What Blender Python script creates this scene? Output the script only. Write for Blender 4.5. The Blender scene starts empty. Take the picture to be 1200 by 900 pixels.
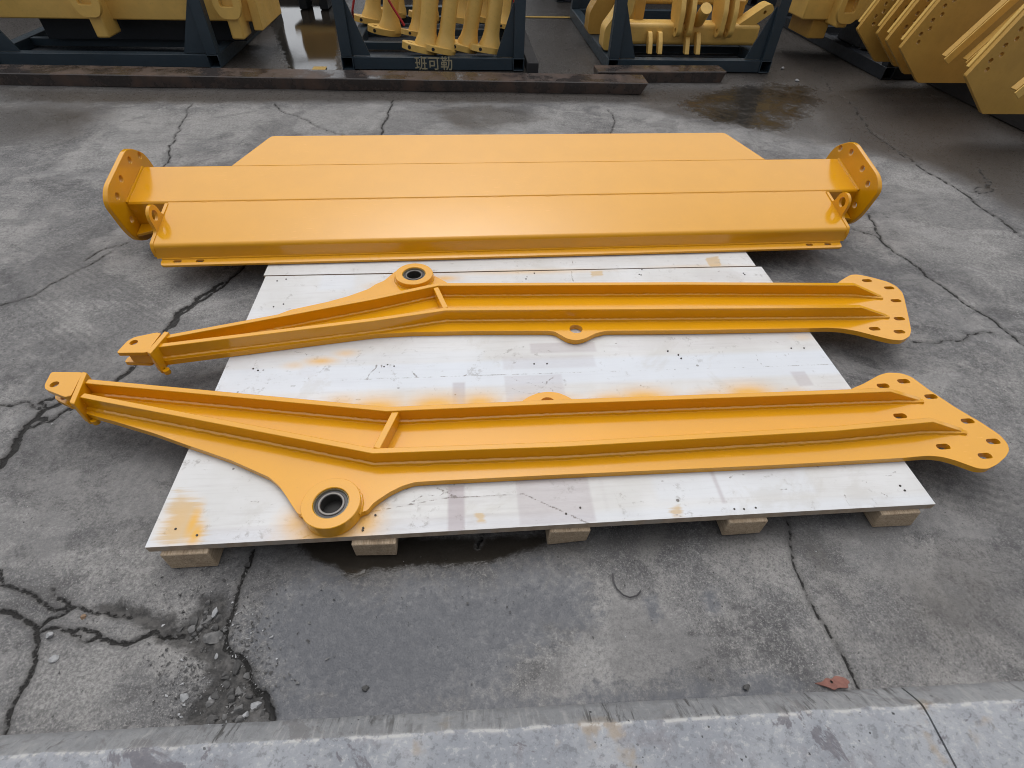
import bpy, bmesh, math, random
import numpy as np
from mathutils import Vector, Matrix, noise
from math import radians as rad, sin, cos, pi
random.seed(7); rng = np.random.default_rng(7)
SC = bpy.context.scene
COL = SC.collection

# ------------------------------------------------------------------ camera
FPX, PITCH, YAW, ROLL = 611.16, 0.794637, -0.103190, -0.038499
CAM = Vector((-0.23816, -0.74653, 1.45))
def cam_axes():
    cp, sp, cy, sy = cos(PITCH), sin(PITCH), cos(YAW), sin(YAW)
    f = Vector((-sy*cp, cy*cp, -sp)); r = Vector((cy, sy, 0)); d = f.cross(r)
    c, s = cos(ROLL), sin(ROLL)
    return c*r + s*d, -s*r + c*d, f
RGT, DWN, FWD = cam_axes()
cd = bpy.data.cameras.new('camera'); cam = bpy.data.objects.new('camera', cd); COL.objects.link(cam)
M = Matrix((RGT, -DWN, -FWD)).transposed().to_4x4(); M.translation = CAM
cam.matrix_world = M
cd.sensor_width = 36; cd.lens = FPX/1200*36; cd.clip_start = .02; cd.clip_end = 2000
SC.camera = cam

# ------------------------------------------------------------------ world, sun, exposure
SUN_EL, SUN_AZ = 68, -3            # degrees; azimuth measured from +Y towards +X
w = bpy.data.worlds.new('World'); SC.world = w; w.use_nodes = True
nt = w.node_tree
sky = nt.nodes.new('ShaderNodeTexSky'); sky.sky_type = 'NISHITA'; sky.sun_disc = False
sky.sun_elevation = rad(SUN_EL); sky.sun_rotation = rad(SUN_AZ)
sky.air_density = 1.0; sky.dust_density = 3.2; sky.ozone_density = 1.5; sky.altitude = 50
hs = nt.nodes.new('ShaderNodeHueSaturation'); hs.inputs['Saturation'].default_value = .20
nt.links.new(sky.outputs[0], hs.inputs['Color'])
bg = nt.nodes['Background']; nt.links.new(hs.outputs[0], bg.inputs['Color']); bg.inputs['Strength'].default_value = .14
sl = bpy.data.lights.new('sun', 'SUN'); sl.energy = .5; sl.angle = rad(100); sl.color = (1, .96, .90)
so = bpy.data.objects.new('sun', sl); COL.objects.link(so)
sd = Vector((sin(rad(SUN_AZ))*cos(rad(SUN_EL)), cos(rad(SUN_AZ))*cos(rad(SUN_EL)), sin(rad(SUN_EL))))
so.rotation_euler = sd.to_track_quat('Z', 'Y').to_euler(); so.location = sd*30
SC.view_settings.view_transform = 'Standard'; SC.view_settings.look = 'None'
SC.view_settings.exposure = 0.53; SC.view_settings.gamma = 1
SC.cycles.max_bounces = 6; SC.cycles.filter_width = 1.05

# ------------------------------------------------------------------ measuring
def P(px, py, z=0.):
    """world point on the height z seen at photo pixel px, py (survey of the place)"""
    v = RGT*((px-600)/FPX) + DWN*((py-450)/FPX) + FWD
    t = (z-CAM.z)/v.z
    return Vector((CAM.x+v.x*t, CAM.y+v.y*t, z))
def W(px, py, y):
    v = RGT*((px-600)/FPX) + DWN*((py-450)/FPX) + FWD
    return CAM + v*((y-CAM.y)/v.y)

# ------------------------------------------------------------------ object helpers
def tag(o, label=None, cat=None, group=None, kind=None):
    if label: o['label'] = label
    if cat: o['category'] = cat
    if group: o['group'] = group
    if kind: o['kind'] = kind
    return o
def empty(name, loc, label, cat, group=None, rot=(0, 0, 0)):
    o = bpy.data.objects.new(name, None); COL.objects.link(o); o.location = loc; o.rotation_euler = rot
    o.empty_display_size = .1
    return tag(o, label, cat, group)
def copy_tree(o, parent=None):
    c = o.copy(); COL.objects.link(c)
    if parent is not None:
        c.parent = parent
    for ch in list(o.children): copy_tree(ch, c)
    return c
def build(name, bm, m, parent=None, bevel=0, off=(0, 0, 0), smooth=35, seg=2):
    """one mesh object out of a bmesh; off is subtracted (world -> the thing's own space)"""
    bmesh.ops.recalc_face_normals(bm, faces=bm.faces)
    if off != (0, 0, 0): bmesh.ops.translate(bm, vec=-Vector(off), verts=bm.verts)
    me = bpy.data.meshes.new(name); bm.to_mesh(me); bm.free()
    for mm in (m if isinstance(m, (list, tuple)) else [m]): me.materials.append(mm)
    me.shade_smooth(); me.set_sharp_from_angle(angle=rad(smooth))
    o = bpy.data.objects.new(name, me); COL.objects.link(o)
    if parent is not None: o.parent = parent
    if bevel:
        b = o.modifiers.new('bevel', 'BEVEL'); b.width = bevel; b.segments = seg; b.limit_method = 'ANGLE'; b.angle_limit = rad(40)
        b.harden_normals = False
    return o
def NB(): return bmesh.new()
def box(bm, x0, x1, y0, y1, z0, z1, mat=None):
    vs = [bm.verts.new((x, y, z)) for z in (z0, z1) for y in (y0, y1) for x in (x0, x1)]
    for f in ((0, 1, 3, 2), (4, 5, 7, 6), (0, 1, 5, 4), (2, 3, 7, 6), (0, 2, 6, 4), (1, 3, 7, 5)):
        bm.faces.new([vs[i] for i in f])
    if mat is not None: bmesh.ops.transform(bm, matrix=mat, verts=vs)
    return vs
def bar(bm, a, b, w_, h, up=Vector((0, 0, 1))):
    """rectangular bar from a to b"""
    a, b = Vector(a), Vector(b); d = (b-a); L = d.length; d.normalize()
    s = d.cross(up)
    if s.length < 1e-4: s = d.cross(Vector((0, 1, 0)))
    s.normalize(); u = s.cross(d)
    mt = Matrix((d, s, u)).transposed().to_4x4(); mt.translation = a
    return box(bm, 0, L, -w_/2, w_/2, -h/2, h/2, mt)
def hollow(bm, a, b, size, t=.008):
    """open square tube from a to b (horizontal)"""
    a, b = Vector(a), Vector(b); d = (b-a).normalized(); s = d.cross(Vector((0, 0, 1))).normalized(); u = Vector((0, 0, 1)); h = size/2
    bar(bm, a+s*(h-t/2), b+s*(h-t/2), t, size); bar(bm, a-s*(h-t/2), b-s*(h-t/2), t, size)
    bar(bm, a+u*(h-t/2), b+u*(h-t/2), size-2*t, t); bar(bm, a-u*(h-t/2), b-u*(h-t/2), size-2*t, t)
def fillet(pts, r, n=4):
    out = []; N = len(pts)
    for i in range(N):
        p, a, b = Vector(pts[i]), Vector(pts[i-1]), Vector(pts[(i+1) % N])
        ri = r[i] if isinstance(r, (list, tuple)) else r
        da, db = (a-p), (b-p)
        if ri <= 0 or da.length < 1e-6 or db.length < 1e-6: out.append(p); continue
        k = min(ri, .45*da.length, .45*db.length)
        s, e = p+da.normalized()*k, p+db.normalized()*k
        for j in range(n+1):
            t = j/n; out.append(s*(1-t)**2+p*2*t*(1-t)+e*t*t)
    return out
def circ(c, r, n=20, ry=None, ang=0):
    ry = ry or r
    return [Vector((c[0]+r*cos(2*pi*i/n)*cos(ang)-ry*sin(2*pi*i/n)*sin(ang), c[1]+r*cos(2*pi*i/n)*sin(ang)+ry*sin(2*pi*i/n)*cos(ang))) for i in range(n)]
def slot(c, L, wd, ang=0, n=8):
    h = (L-wd)/2; o = []
    for s, a0 in ((1, -pi/2), (-1, pi/2)):
        for i in range(n+1):
            a = a0+pi*i/n; o.append(Vector((s*h+wd/2*cos(a), wd/2*sin(a))))
    ca, sa = cos(ang), sin(ang)
    return [Vector((c[0]+p.x*ca-p.y*sa, c[1]+p.x*sa+p.y*ca)) for p in o]
def prism(bm, outer, holes, z0, z1, mat=None):
    """plate with real through-holes: outline in x, y, thickness z0..z1, then moved by mat"""
    loops = [outer]+list(holes); edges = []; new = []
    for lp in loops:
        vs = [bm.verts.new((p[0], p[1], z0)) for p in lp]; new += vs
        edges += [bm.edges.new((vs[i], vs[(i+1) % len(vs)])) for i in range(len(vs))]
    r = bmesh.ops.triangle_fill(bm, use_beauty=True, use_dissolve=False, edges=edges)
    fs = [g for g in r['geom'] if isinstance(g, bmesh.types.BMFace)]
    e = bmesh.ops.extrude_face_region(bm, geom=fs, use_keep_orig=True)
    top = [g for g in e['geom'] if isinstance(g, bmesh.types.BMVert)]
    bmesh.ops.translate(bm, vec=(0, 0, z1-z0), verts=top)
    if mat is not None: bmesh.ops.transform(bm, matrix=mat, verts=new+top)
def lathe(bm, c, prof, n=48, closed=False):
    rings = []
    for r, z in prof:
        rings.append([bm.verts.new((c[0]+r*cos(2*pi*i/n), c[1]+r*sin(2*pi*i/n), z)) for i in range(n)])
    m_ = len(rings)
    for k in range(m_ if closed else m_-1):
        a, b = rings[k], rings[(k+1) % m_]
        for i in range(n):
            j = (i+1) % n; bm.faces.new((a[i], a[j], b[j], b[i]))
    return rings
def tube(bm, pts, r, n=8, jit=0):
    pts = [Vector(p) for p in pts]; rings = []
    for i, p in enumerate(pts):
        d = (pts[min(i+1, len(pts)-1)]-pts[max(i-1, 0)]).normalized()
        s = d.cross(Vector((0, 0, 1)));
        if s.length < .05: s = d.cross(Vector((0, 1, 0)))
        s.normalize(); u = s.cross(d); rr = (r[i] if isinstance(r, (list, tuple)) else r)*(1+jit*random.uniform(-1, 1))
        rings.append([bm.verts.new(p+s*rr*cos(2*pi*k/n)+u*rr*sin(2*pi*k/n)) for k in range(n)])
    for a, b in zip(rings, rings[1:]):
        for i in range(n): bm.faces.new((a[i], a[(i+1) % n], b[(i+1) % n], b[i]))
    bm.faces.new(rings[0]); bm.faces.new(rings[-1][::-1])
def sweep(bm, path, th, zb, zt):
    """flat bar standing on edge along path (front face on the path, thickness to its left)"""
    pts = [Vector((p[0], p[1])) for p in path]; rows = []
    for i, p in enumerate(pts):
        d0 = (p-pts[i-1]).normalized() if i else (pts[1]-p).normalized()
        d1 = (pts[i+1]-p).normalized() if i < len(pts)-1 else d0
        n0 = Vector((-d0.y, d0.x)); n1 = Vector((-d1.y, d1.x)); n_ = (n0+n1).normalized(); k = th/max(.3, n_.dot(n0))
        q = p+n_*k
        rows.append([bm.verts.new(v) for v in ((p.x, p.y, zb), (q.x, q.y, zb), (q.x, q.y, zt[i]), (p.x, p.y, zt[i]))])
    for a, b in zip(rows, rows[1:]):
        for i in range(4): bm.faces.new((a[i], a[(i+1) % 4], b[(i+1) % 4], b[i]))
    bm.faces.new(rows[0]); bm.faces.new(rows[-1][::-1])
def resample(pts, step):
    out = []
    for a, b in zip(pts, pts[1:]):
        a, b = Vector(a), Vector(b); n = max(1, int((b-a).length/step))
        out += [a.lerp(b, i/n) for i in range(n)]
    return out+[Vector(pts[-1])]

# ------------------------------------------------------------------ materials
class NT:
    def __init__(s, name):
        s.m = bpy.data.materials.new(name); s.m.use_nodes = True; s.t = s.m.node_tree
        s.b = s.t.nodes['Principled BSDF']
    def n(s, typ, **kw):
        x = s.t.nodes.new('ShaderNode'+typ)
        for k, v in kw.items(): setattr(x, k, v)
        return x
    def l(s, a, b): s.t.links.new(a, b)
    def inp(s, sock, v):
        if hasattr(v, 'is_output') or isinstance(v, bpy.types.NodeSocket): s.l(v, sock)
        else: sock.default_value = v
    def co(s, kind='Object', scale=(1, 1, 1)):
        c = s.n('TexCoord'); mp = s.n('Mapping'); s.l(c.outputs[kind], mp.inputs['Vector']); mp.inputs['Scale'].default_value = scale
        return mp.outputs[0]
    def noise(s, scale, det=6, rough=.6, vec=None, dist=0):
        x = s.n('TexNoise'); x.inputs['Scale'].default_value = scale; x.inputs['Detail'].default_value = det
        x.inputs['Roughness'].default_value = rough; x.inputs['Distortion'].default_value = dist
        if vec is not None: s.l(vec, x.inputs['Vector'])
        return x.outputs['Fac']
    def vor(s, scale, vec=None, feature='F1', out='Distance'):
        x = s.n('TexVoronoi', feature=feature); x.inputs['Scale'].default_value = scale
        if vec is not None: s.l(vec, x.inputs['Vector'])
        return x.outputs[out]
    def math(s, op, a, b=0., c=0., clamp=False):
        x = s.n('Math', operation=op, use_clamp=clamp); s.inp(x.inputs[0], a); s.inp(x.inputs[1], b)
        if op in ('MULTIPLY_ADD',): s.inp(x.inputs[2], c)
        return x.outputs[0]
    def rng(s, v, a, b, c=0., d=1., smooth=True):
        x = s.n('MapRange', interpolation_type='SMOOTHSTEP' if smooth else 'LINEAR'); s.inp(x.inputs['Value'], v)
        x.inputs['From Min'].default_value = a; x.inputs['From Max'].default_value = b
        x.inputs['To Min'].default_value = c; x.inputs['To Max'].default_value = d
        return x.outputs[0]
    def mix(s, f, a, b, op='MIX'):
        x = s.n('Mix', data_type='RGBA', blend_type=op); s.inp(x.inputs[0], f)
        for i, v in ((6, a), (7, b)):
            if isinstance(v, bpy.types.NodeSocket): s.l(v, x.inputs[i])
            else: x.inputs[i].default_value = (*v[:3], 1)
        return x.outputs[2]
    def attr(s, nm):
        x = s.n('Attribute', attribute_name=nm); return x.outputs['Fac']
    def bump(s, h, strength=.3, dist=.005, nrm=None):
        x = s.n('Bump'); x.inputs['Strength'].default_value = strength; x.inputs['Distance'].default_value = dist; s.l(h, x.inputs['Height'])
        if nrm is not None: s.l(nrm, x.inputs['Normal'])
        return x.outputs[0]
    def set(s, **kw):
        for k, v in kw.items():
            sock = s.b.inputs[{'col': 'Base Color', 'rough': 'Roughness', 'nrm': 'Normal', 'metal': 'Metallic', 'spec': 'Specular IOR Level', 'coat': 'Coat Weight', 'coatr': 'Coat Roughness'}[k]]
            if k == 'col' and not isinstance(v, bpy.types.NodeSocket): v = (*v[:3], 1)
            s.inp(sock, v)
        return s.m

def paint(name, col, rough=.24, dirt=.12, dirtcol=(.09, .06, .03), bump=.05, coat=0., var=.07, scuff=0.):
    k = NT(name); c = k.co()
    n1 = k.noise(6, 5, .6, c); n2 = k.noise(45, 6, .65, c); n3 = k.noise(240, 2, .5, c)
    base = k.mix(k.rng(n1, .35, .7), tuple(x*(1-var) for x in col), tuple(min(1, x*(1+var*.7)) for x in col))
    base = k.mix(k.math('MULTIPLY', k.rng(n2, .55, .8), dirt), base, dirtcol)
    if scuff:
        sc = k.math('MULTIPLY', k.rng(k.noise(150, 4, .6, k.co(scale=(.12, 1, 1)), .3), .62, .70), k.rng(k.noise(2.3, 4, .6, c), .52, .60))
        base = k.mix(k.math('MULTIPLY', sc, scuff), base, tuple(min(1, x*1.25+.05) for x in col))
        dst = k.rng(k.noise(420, 2, .5, c), .68, .74); base = k.mix(k.math('MULTIPLY', dst, scuff), base, (.16, .09, .03))
    h = k.math('ADD', k.math('MULTIPLY', n3, .25), n2)
    return k.set(col=base, rough=k.rng(n2, .3, .75, rough*.8, rough*1.35), nrm=k.bump(h, bump, .004), coat=coat, coatr=.12)
YEL = paint('yellow gloss paint', (.67, .310, .005), .15, .06, (.46, .19, .01), .02, .24, .025, .35)
PALE = paint('pale yellow primer paint', (.72, .455, .115), .45, .3, (.22, .13, .05), .1)
PALED = paint('ochre plate paint', (.52, .30, .06), .5, .3, (.18, .10, .04), .1)
BLUE = paint('dark blue rack paint', (.026, .042, .056), .42, .45, (.07, .06, .055), .12)
DARKBLUE = paint('black rack paint', (.012, .016, .022), .5, .4, (.05, .045, .04), .12)
RED = paint('red strap', (.42, .02, .02), .6, .2)
HOLE = NT('hole shade black').set(col=(.006, .005, .004), rough=.6)  # near-black colour standing in for shade inside deep holes
RACE = NT('bearing steel').set(col=(.15, .14, .13), rough=.38, metal=.8)
RACE2 = NT('greased bearing ring').set(col=(.30, .27, .17), rough=.35, metal=.6)
RUBBER = NT('bearing seal').set(col=(.045, .042, .045), rough=.4)
LET = NT('painted lettering').set(col=(.36, .315, .20), rough=.6)
MARK = NT('yellow floor paint').set(col=(.42, .27, .06), rough=.5)

def rusty():
    k = NT('rusty wet steel'); c = k.co()
    n = k.noise(5, 8, .65, c); n2 = k.noise(60, 5, .6, c)
    col = k.mix(k.rng(n, .4, .68), (.036, .030, .028), (.075, .045, .032)); col = k.mix(k.rng(n2, .5, .8, 0, .5), col, (.10, .085, .075))
    return k.set(col=col, rough=k.rng(n, .40, .60, .16, .5), nrm=k.bump(n2, .2, .004))
RUST = rusty()
def wood(name, a, b, along=(1, 14, 14)):
    k = NT(name); c = k.co(scale=along); n = k.noise(9, 8, .7, c, 1.5); n2 = k.noise(60, 4, .6, c)
    col = k.mix(k.rng(n, .3, .7), a, b); col = k.mix(k.rng(n2, .58, .8, 0, .45), col, tuple(x*.45 for x in a))
    dk = k.noise(7, 6, .7, k.co(), .4); col = k.mix(k.rng(dk, .52, .68, 0, .6), col, tuple(x*.4 for x in a)); sp = k.noise(6, 5, .7, c, 2.5); col = k.mix(k.rng(sp, .60, .64, 0, .7), col, tuple(x*.3 for x in a))
    return k.set(col=col, rough=.8, nrm=k.bump(n2, .5, .004))
RUNNER = wood('pallet softwood', (.33, .235, .15), (.56, .45, .32), (14, 1, 14))
PLY = None
def plyedge():
    k = NT('plywood edge'); c = k.co(scale=(2, 2, 1)); z = k.n('SeparateXYZ'); t = k.n('TexCoord'); k.l(t.outputs['Object'], z.inputs[0])
    st = k.math('SINE', k.math('MULTIPLY', z.outputs['Z'], 1150.)); n = k.noise(26, 8, .7, c); n2 = k.noise(6, 4, .6, c)
    col = k.mix(k.rng(k.math('ADD', st, k.math('MULTIPLY', k.math('SUBTRACT', n, .5), 3.)), -.6, .6), (.24, .17, .12), (.50, .42, .32))
    col = k.mix(k.rng(n2, .5, .62), col, (.36, .31, .26)); col = k.mix(k.rng(n, .6, .75, 0, .7), col, (.10, .07, .05))
    return k.set(col=col, rough=.85, nrm=k.bump(n, .5, .004))
EDGE = plyedge()
def deckmat():
    k = NT('whitewashed plywood'); c = k.co(scale=(.55, 9, 9)); c1 = k.co()
    g = k.noise(9, 8, .62, c, .15); b = k.noise(3.2, 5, .55, c1); f = k.noise(80, 5, .6, c)
    col = k.mix(k.rng(b, .3, .7), (.53, .526, .51), (.61, .614, .616))
    col = k.mix(k.rng(g, .48, .68, 0, .28), col, (.455, .435, .43))
    col = k.mix(k.math('MULTIPLY', k.attr('band'), .6), col, (.60, .655, .735))
    kn = k.noise(3.1, 6, .7, c1, 1.0); col = k.mix(k.rng(kn, .54, .66, 0, .30), col, (.44, .42, .38))
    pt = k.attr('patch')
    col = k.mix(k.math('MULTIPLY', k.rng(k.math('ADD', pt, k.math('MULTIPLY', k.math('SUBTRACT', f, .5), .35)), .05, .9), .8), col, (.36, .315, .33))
    bare = k.rng(k.math('ADD', k.attr('bare'), k.math('MULTIPLY', k.math('SUBTRACT', g, .5), 1.2)), .35, .75)
    col = k.mix(k.math('MULTIPLY', bare, .85), col, (.52, .385, .22))
    # grime and scuffs
    s1 = k.noise(9, 7, .75, c1, .8); s2 = k.noise(46, 6, .7, c1)
    sc_ = k.math('MULTIPLY', k.rng(s1, .53, .66), k.rng(s2, .50, .60))
    col = k.mix(k.math('MULTIPLY', sc_, .5), col, (.17, .15, .13))
    v = k.vor(11, c1); v2 = k.noise(5, 3, .5, c1); dots = k.math('MULTIPLY', k.rng(v, .045, .07, 1, 0), k.rng(v2, .5, .56))
    col = k.mix(k.math('MULTIPLY', dots, .8), col, (.05, .035, .02))
    sx = k.rng(k.math('ADD', k.attr('scratch'), k.math('MULTIPLY', k.math('SUBTRACT', s2, .5), .012)), -.001, .0016, 1, 0)
    col = k.mix(k.math('MULTIPLY', sx, .75), col, (.12, .10, .085))
    sp = k.math('ADD', k.attr('spray'), k.math('MULTIPLY', k.math('SUBTRACT', k.noise(60, 5, .7, c1), .5), .16))
    spm = k.math('MULTIPLY', k.rng(sp, .0, .8, smooth=False), k.rng(k.attr('spray'), .0, .06))
    col = k.mix(k.math('MULTIPLY', spm, .95), col, (.68, .365, .045))
    return k.set(col=col, rough=k.rng(g, .3, .7, .34, .58), nrm=k.bump(k.math('SUBTRACT', k.math('ADD', k.math('MULTIPLY', g, .4), k.math('MULTIPLY', f, .6)), k.math('MULTIPLY', sx, 1.5)), .22, .0025))
DECK = deckmat()

def groundmat():
    k = NT('worn concrete'); c = k.co()
    big = k.noise(.9, 6, .6, c, .4); mid = k.noise(5.5, 8, .68, c, .5); fine = k.noise(48, 8, .72, c); grit = k.noise(230, 4, .7, c)
    strk = k.noise(4, 7, .65, k.co(scale=(.5, 2.4, 1)), .8)
    blot = k.noise(2.3, 7, .66, c, .9); ff = k.noise(120, 5, .7, c)
    col = k.mix(k.rng(big, .40, .60), (.112, .111, .113), (.162, .159, .158))
    col = k.mix(k.rng(blot, .50, .62, 0, .75), col, (.262, .254, .245))
    col = k.mix(k.rng(blot, .48, .36, 0, .75), col, (.058, .057, .060))
    col = k.mix(k.rng(mid, .50, .65, 0, .6), col, (.285, .276, .265))
    col = k.mix(k.rng(mid, .46, .35, 0, .55), col, (.078, .076, .076))
    col = k.mix(k.rng(strk, .5, .66, 0, .45), col, (.085, .084, .088))
    col = k.mix(k.rng(fine, .52, .66, 0, .45), col, (.062, .060, .060))
    col = k.mix(k.rng(fine, .47, .35, 0, .4), col, (.285, .276, .265))
    col = k.mix(k.rng(ff, .53, .64, 0, .5), col, (.050, .048, .047))
    col = k.mix(k.rng(ff, .45, .35, 0, .5), col, (.31, .30, .285))
    col = k.mix(k.rng(grit, .54, .64, 0, .5), col, (.050, .048, .047))
    col = k.mix(k.rng(grit, .45, .36, 0, .5), col, (.36, .35, .33))
    # little pits and pale aggregate
    v = k.vor(42, c); vm = k.noise(3.3, 3, .5, c)
    col = k.mix(k.math('MULTIPLY', k.rng(k.math('ADD', v, k.math('MULTIPLY', k.math('SUBTRACT', fine, .5), .8)), .02, .09, 1, 0), k.rng(vm, .46, .56)), col, (.035, .033, .032))
    v2 = k.vor(31, k.co(scale=(1.1, .9, 1)))
    col = k.mix(k.math('MULTIPLY', k.rng(v2, .03, .06, 1, 0), k.rng(vm, .52, .44)), col, (.50, .49, .46))
    pl = k.rng(k.math('ADD', k.attr('pale'), k.math('MULTIPLY', k.math('SUBTRACT', k.math('ADD', k.math('MULTIPLY', strk, .6), k.math('MULTIPLY', mid, .5)), .55), 2.6)), .15, 1.0)
    col = k.mix(k.math('MULTIPLY', pl, .55), col, k.mix(k.rng(ff, .42, .58), (.36, .352, .338), (.20, .195, .188)))
    tide = k.noise(1.15, 5, .55, c, .7)
    col = k.mix(k.math('MULTIPLY', k.rng(tide, .53, .56), .34), col, (.055, .054, .057)); col = k.mix(k.math('MULTIPLY', k.rng(k.noise(1.9, 6, .6, k.co(scale=(.8, 1.3, 1)), .9), .55, .585), .28), col, (.26, .255, .25))
    ty = k.math('MULTIPLY', k.attr('tyre'), k.rng(mid, .38, .56)); col = k.mix(k.math('MULTIPLY', ty, .4), col, (.045, .044, .046))
    br = k.rng(k.math('ADD', k.attr('brown'), k.math('MULTIPLY', k.math('SUBTRACT', mid, .5), .7)), .1, .9)
    col = k.mix(k.math('MULTIPLY', br, .88), col, (.046, .038, .031))
    # wet film, puddles
    wn = k.math('MULTIPLY', k.math('SUBTRACT', mid, .5), 1.0)
    wet = k.rng(k.math('ADD', k.attr('wet'), k.math('MULTIPLY', wn, 1.6)), .1, .8)
    pud = k.rng(k.math('ADD', k.attr('puddle'), k.math('MULTIPLY', k.math('SUBTRACT', k.noise(14, 6, .7, c), .5), .06)), -.014, .014)
    film = k.rng(k.math('ADD', k.attr('film'), k.math('ADD', k.math('MULTIPLY', wn, 1.5), k.math('MULTIPLY', k.math('SUBTRACT', fine, .5), 1.4))), .2, .8)
    col = k.mix(k.math('MULTIPLY', wet, .62), col, (.046, .041, .037))
    col = k.mix(k.math('MULTIPLY', film, .85), col, (.050, .055, .067))
    col = k.mix(k.math('MULTIPLY', pud, .9), col, (.022, .018, .013))
    # broken bed of dirt, cracks
    rub = k.rng(k.math('ADD', k.attr('rub'), k.math('MULTIPLY', k.math('SUBTRACT', k.noise(26, 6, .7, c), .5), .07)), -.012, .012)
    dirt = k.mix(k.rng(fine, .4, .6), (.020, .019, .018), (.085, .081, .077))
    col = k.mix(k.math('MULTIPLY', rub, .92), col, dirt)
    cj = k.math('ADD', k.attr('crack'), k.math('MULTIPLY', k.math('SUBTRACT', k.noise(48, 6, .75, c), .5), .024))
    cr = k.rng(cj, -.0012, .0022, 1, 0)
    halo = k.rng(cj, .0, .018, .45, 0)
    col = k.mix(halo, col, (.06, .057, .054)); col = k.mix(k.math('MULTIPLY', cr, .97), col, (.008, .007, .006))
    gloss = k.math('MAXIMUM', k.math('MULTIPLY', wet, .8), film)
    r = k.math('SUBTRACT', k.rng(fine, .3, .7, .62, .92), k.math('MULTIPLY', gloss, .52)); r = k.math('SUBTRACT', r, k.math('MULTIPLY', pud, .8)); r = k.math('MAXIMUM', r, .07)
    h = k.math('ADD', k.math('MULTIPLY', grit, .35), k.math('ADD', fine, k.math('MULTIPLY', mid, 1.3)))
    h = k.math('MULTIPLY', k.math('SUBTRACT', h, .9), k.math('SUBTRACT', 1.0, k.math('MULTIPLY', k.math('MAXIMUM', pud, k.math('MULTIPLY', film, .5)), .96)))
    h = k.math('SUBTRACT', k.math('ADD', h, k.math('MULTIPLY', k.rng(cj, .002, .012, 1, 0), .5)), k.math('MULTIPLY', cr, 3.2))
    return k.set(col=col, rough=r, nrm=k.bump(h, .62, .007), spec=.45)
GROUND = groundmat()
def kerbmat():
    k = NT('kerb concrete'); c = k.co(); b = k.noise(3.4, 6, .6, c, .4); f = k.noise(60, 7, .7, c); m_ = k.noise(11, 8, .7, c, .6); g = k.noise(230, 3, .6, c)
    col = k.mix(k.rng(b, .40, .60), (.225, .238, .262), (.300, .312, .332))
    col = k.mix(k.rng(m_, .52, .66, 0, .5), col, (.140, .128, .140)); col = k.mix(k.rng(m_, .46, .34, 0, .4), col, (.36, .365, .37))
    col = k.mix(k.rng(f, .46, .35, 0, .45), col, (.46, .46, .45)); col = k.mix(k.rng(f, .53, .63, 0, .5), col, (.10, .105, .115))
    col = k.mix(k.rng(k.noise(3.1, 6, .7, c, 1.2), .57, .60, 0, .7), col, (.095, .085, .098))
    col = k.mix(k.rng(k.noise(7, 4, .6, k.co(scale=(1, 1, 1.3))), .60, .70, 0, .6), col, (.28, .21, .13))
    st = k.noise(38, 6, .7, k.co(scale=(2.0, .2, .25)), .35); cl = k.rng(k.noise(4.5, 4, .6, c), .44, .58)
    edge = k.attr('edge')       # 1 on the chamfer
    col = k.mix(k.math('MULTIPLY', edge, .6), col, (.165, .165, .16))
    col = k.mix(k.math('MULTIPLY', k.math('MULTIPLY', k.math('MULTIPLY', k.rng(st, .52, .62), cl), edge), .85), col, (.042, .040, .037))
    col = k.mix(k.math('MULTIPLY', k.math('MULTIPLY', k.rng(st, .45, .36), edge), .35), col, (.36, .355, .34))
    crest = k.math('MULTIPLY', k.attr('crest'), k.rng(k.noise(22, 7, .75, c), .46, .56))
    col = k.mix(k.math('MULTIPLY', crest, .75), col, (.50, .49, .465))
    v = k.vor(44, c); vm = k.noise(4.2, 4, .6, c)
    col = k.mix(k.math('MULTIPLY', k.rng(k.math('ADD', v, k.math('MULTIPLY', k.math('SUBTRACT', f, .5), .9)), .04, .12, 1, 0), k.rng(vm, .46, .54)), col, (.035, .036, .04))
    h = k.math('ADD', f, k.math('ADD', m_, k.math('MULTIPLY', g, .4)))
    return k.set(col=col, rough=k.rng(m_, .4, .7, .75, .35), nrm=k.bump(h, .5, .005))
KERB = kerbmat()
def stonemat(name, a, b):
    k = NT(name); c = k.co(); n = k.noise(30, 8, .7, c); n2 = k.noise(150, 4, .6, c)
    return k.set(col=k.mix(k.rng(n, .35, .65), a, b), rough=.85, nrm=k.bump(k.math('ADD', n, n2), .5, .003))
STONE = [stonemat('grey chip', (.10, .10, .10), (.20, .195, .19)), stonemat('pale chip', (.25, .255, .26), (.40, .405, .41)), stonemat('dark chip', (.045, .044, .044), (.10, .098, .095)), stonemat('brown chip', (.20, .13, .08), (.30, .20, .13))]

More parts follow.
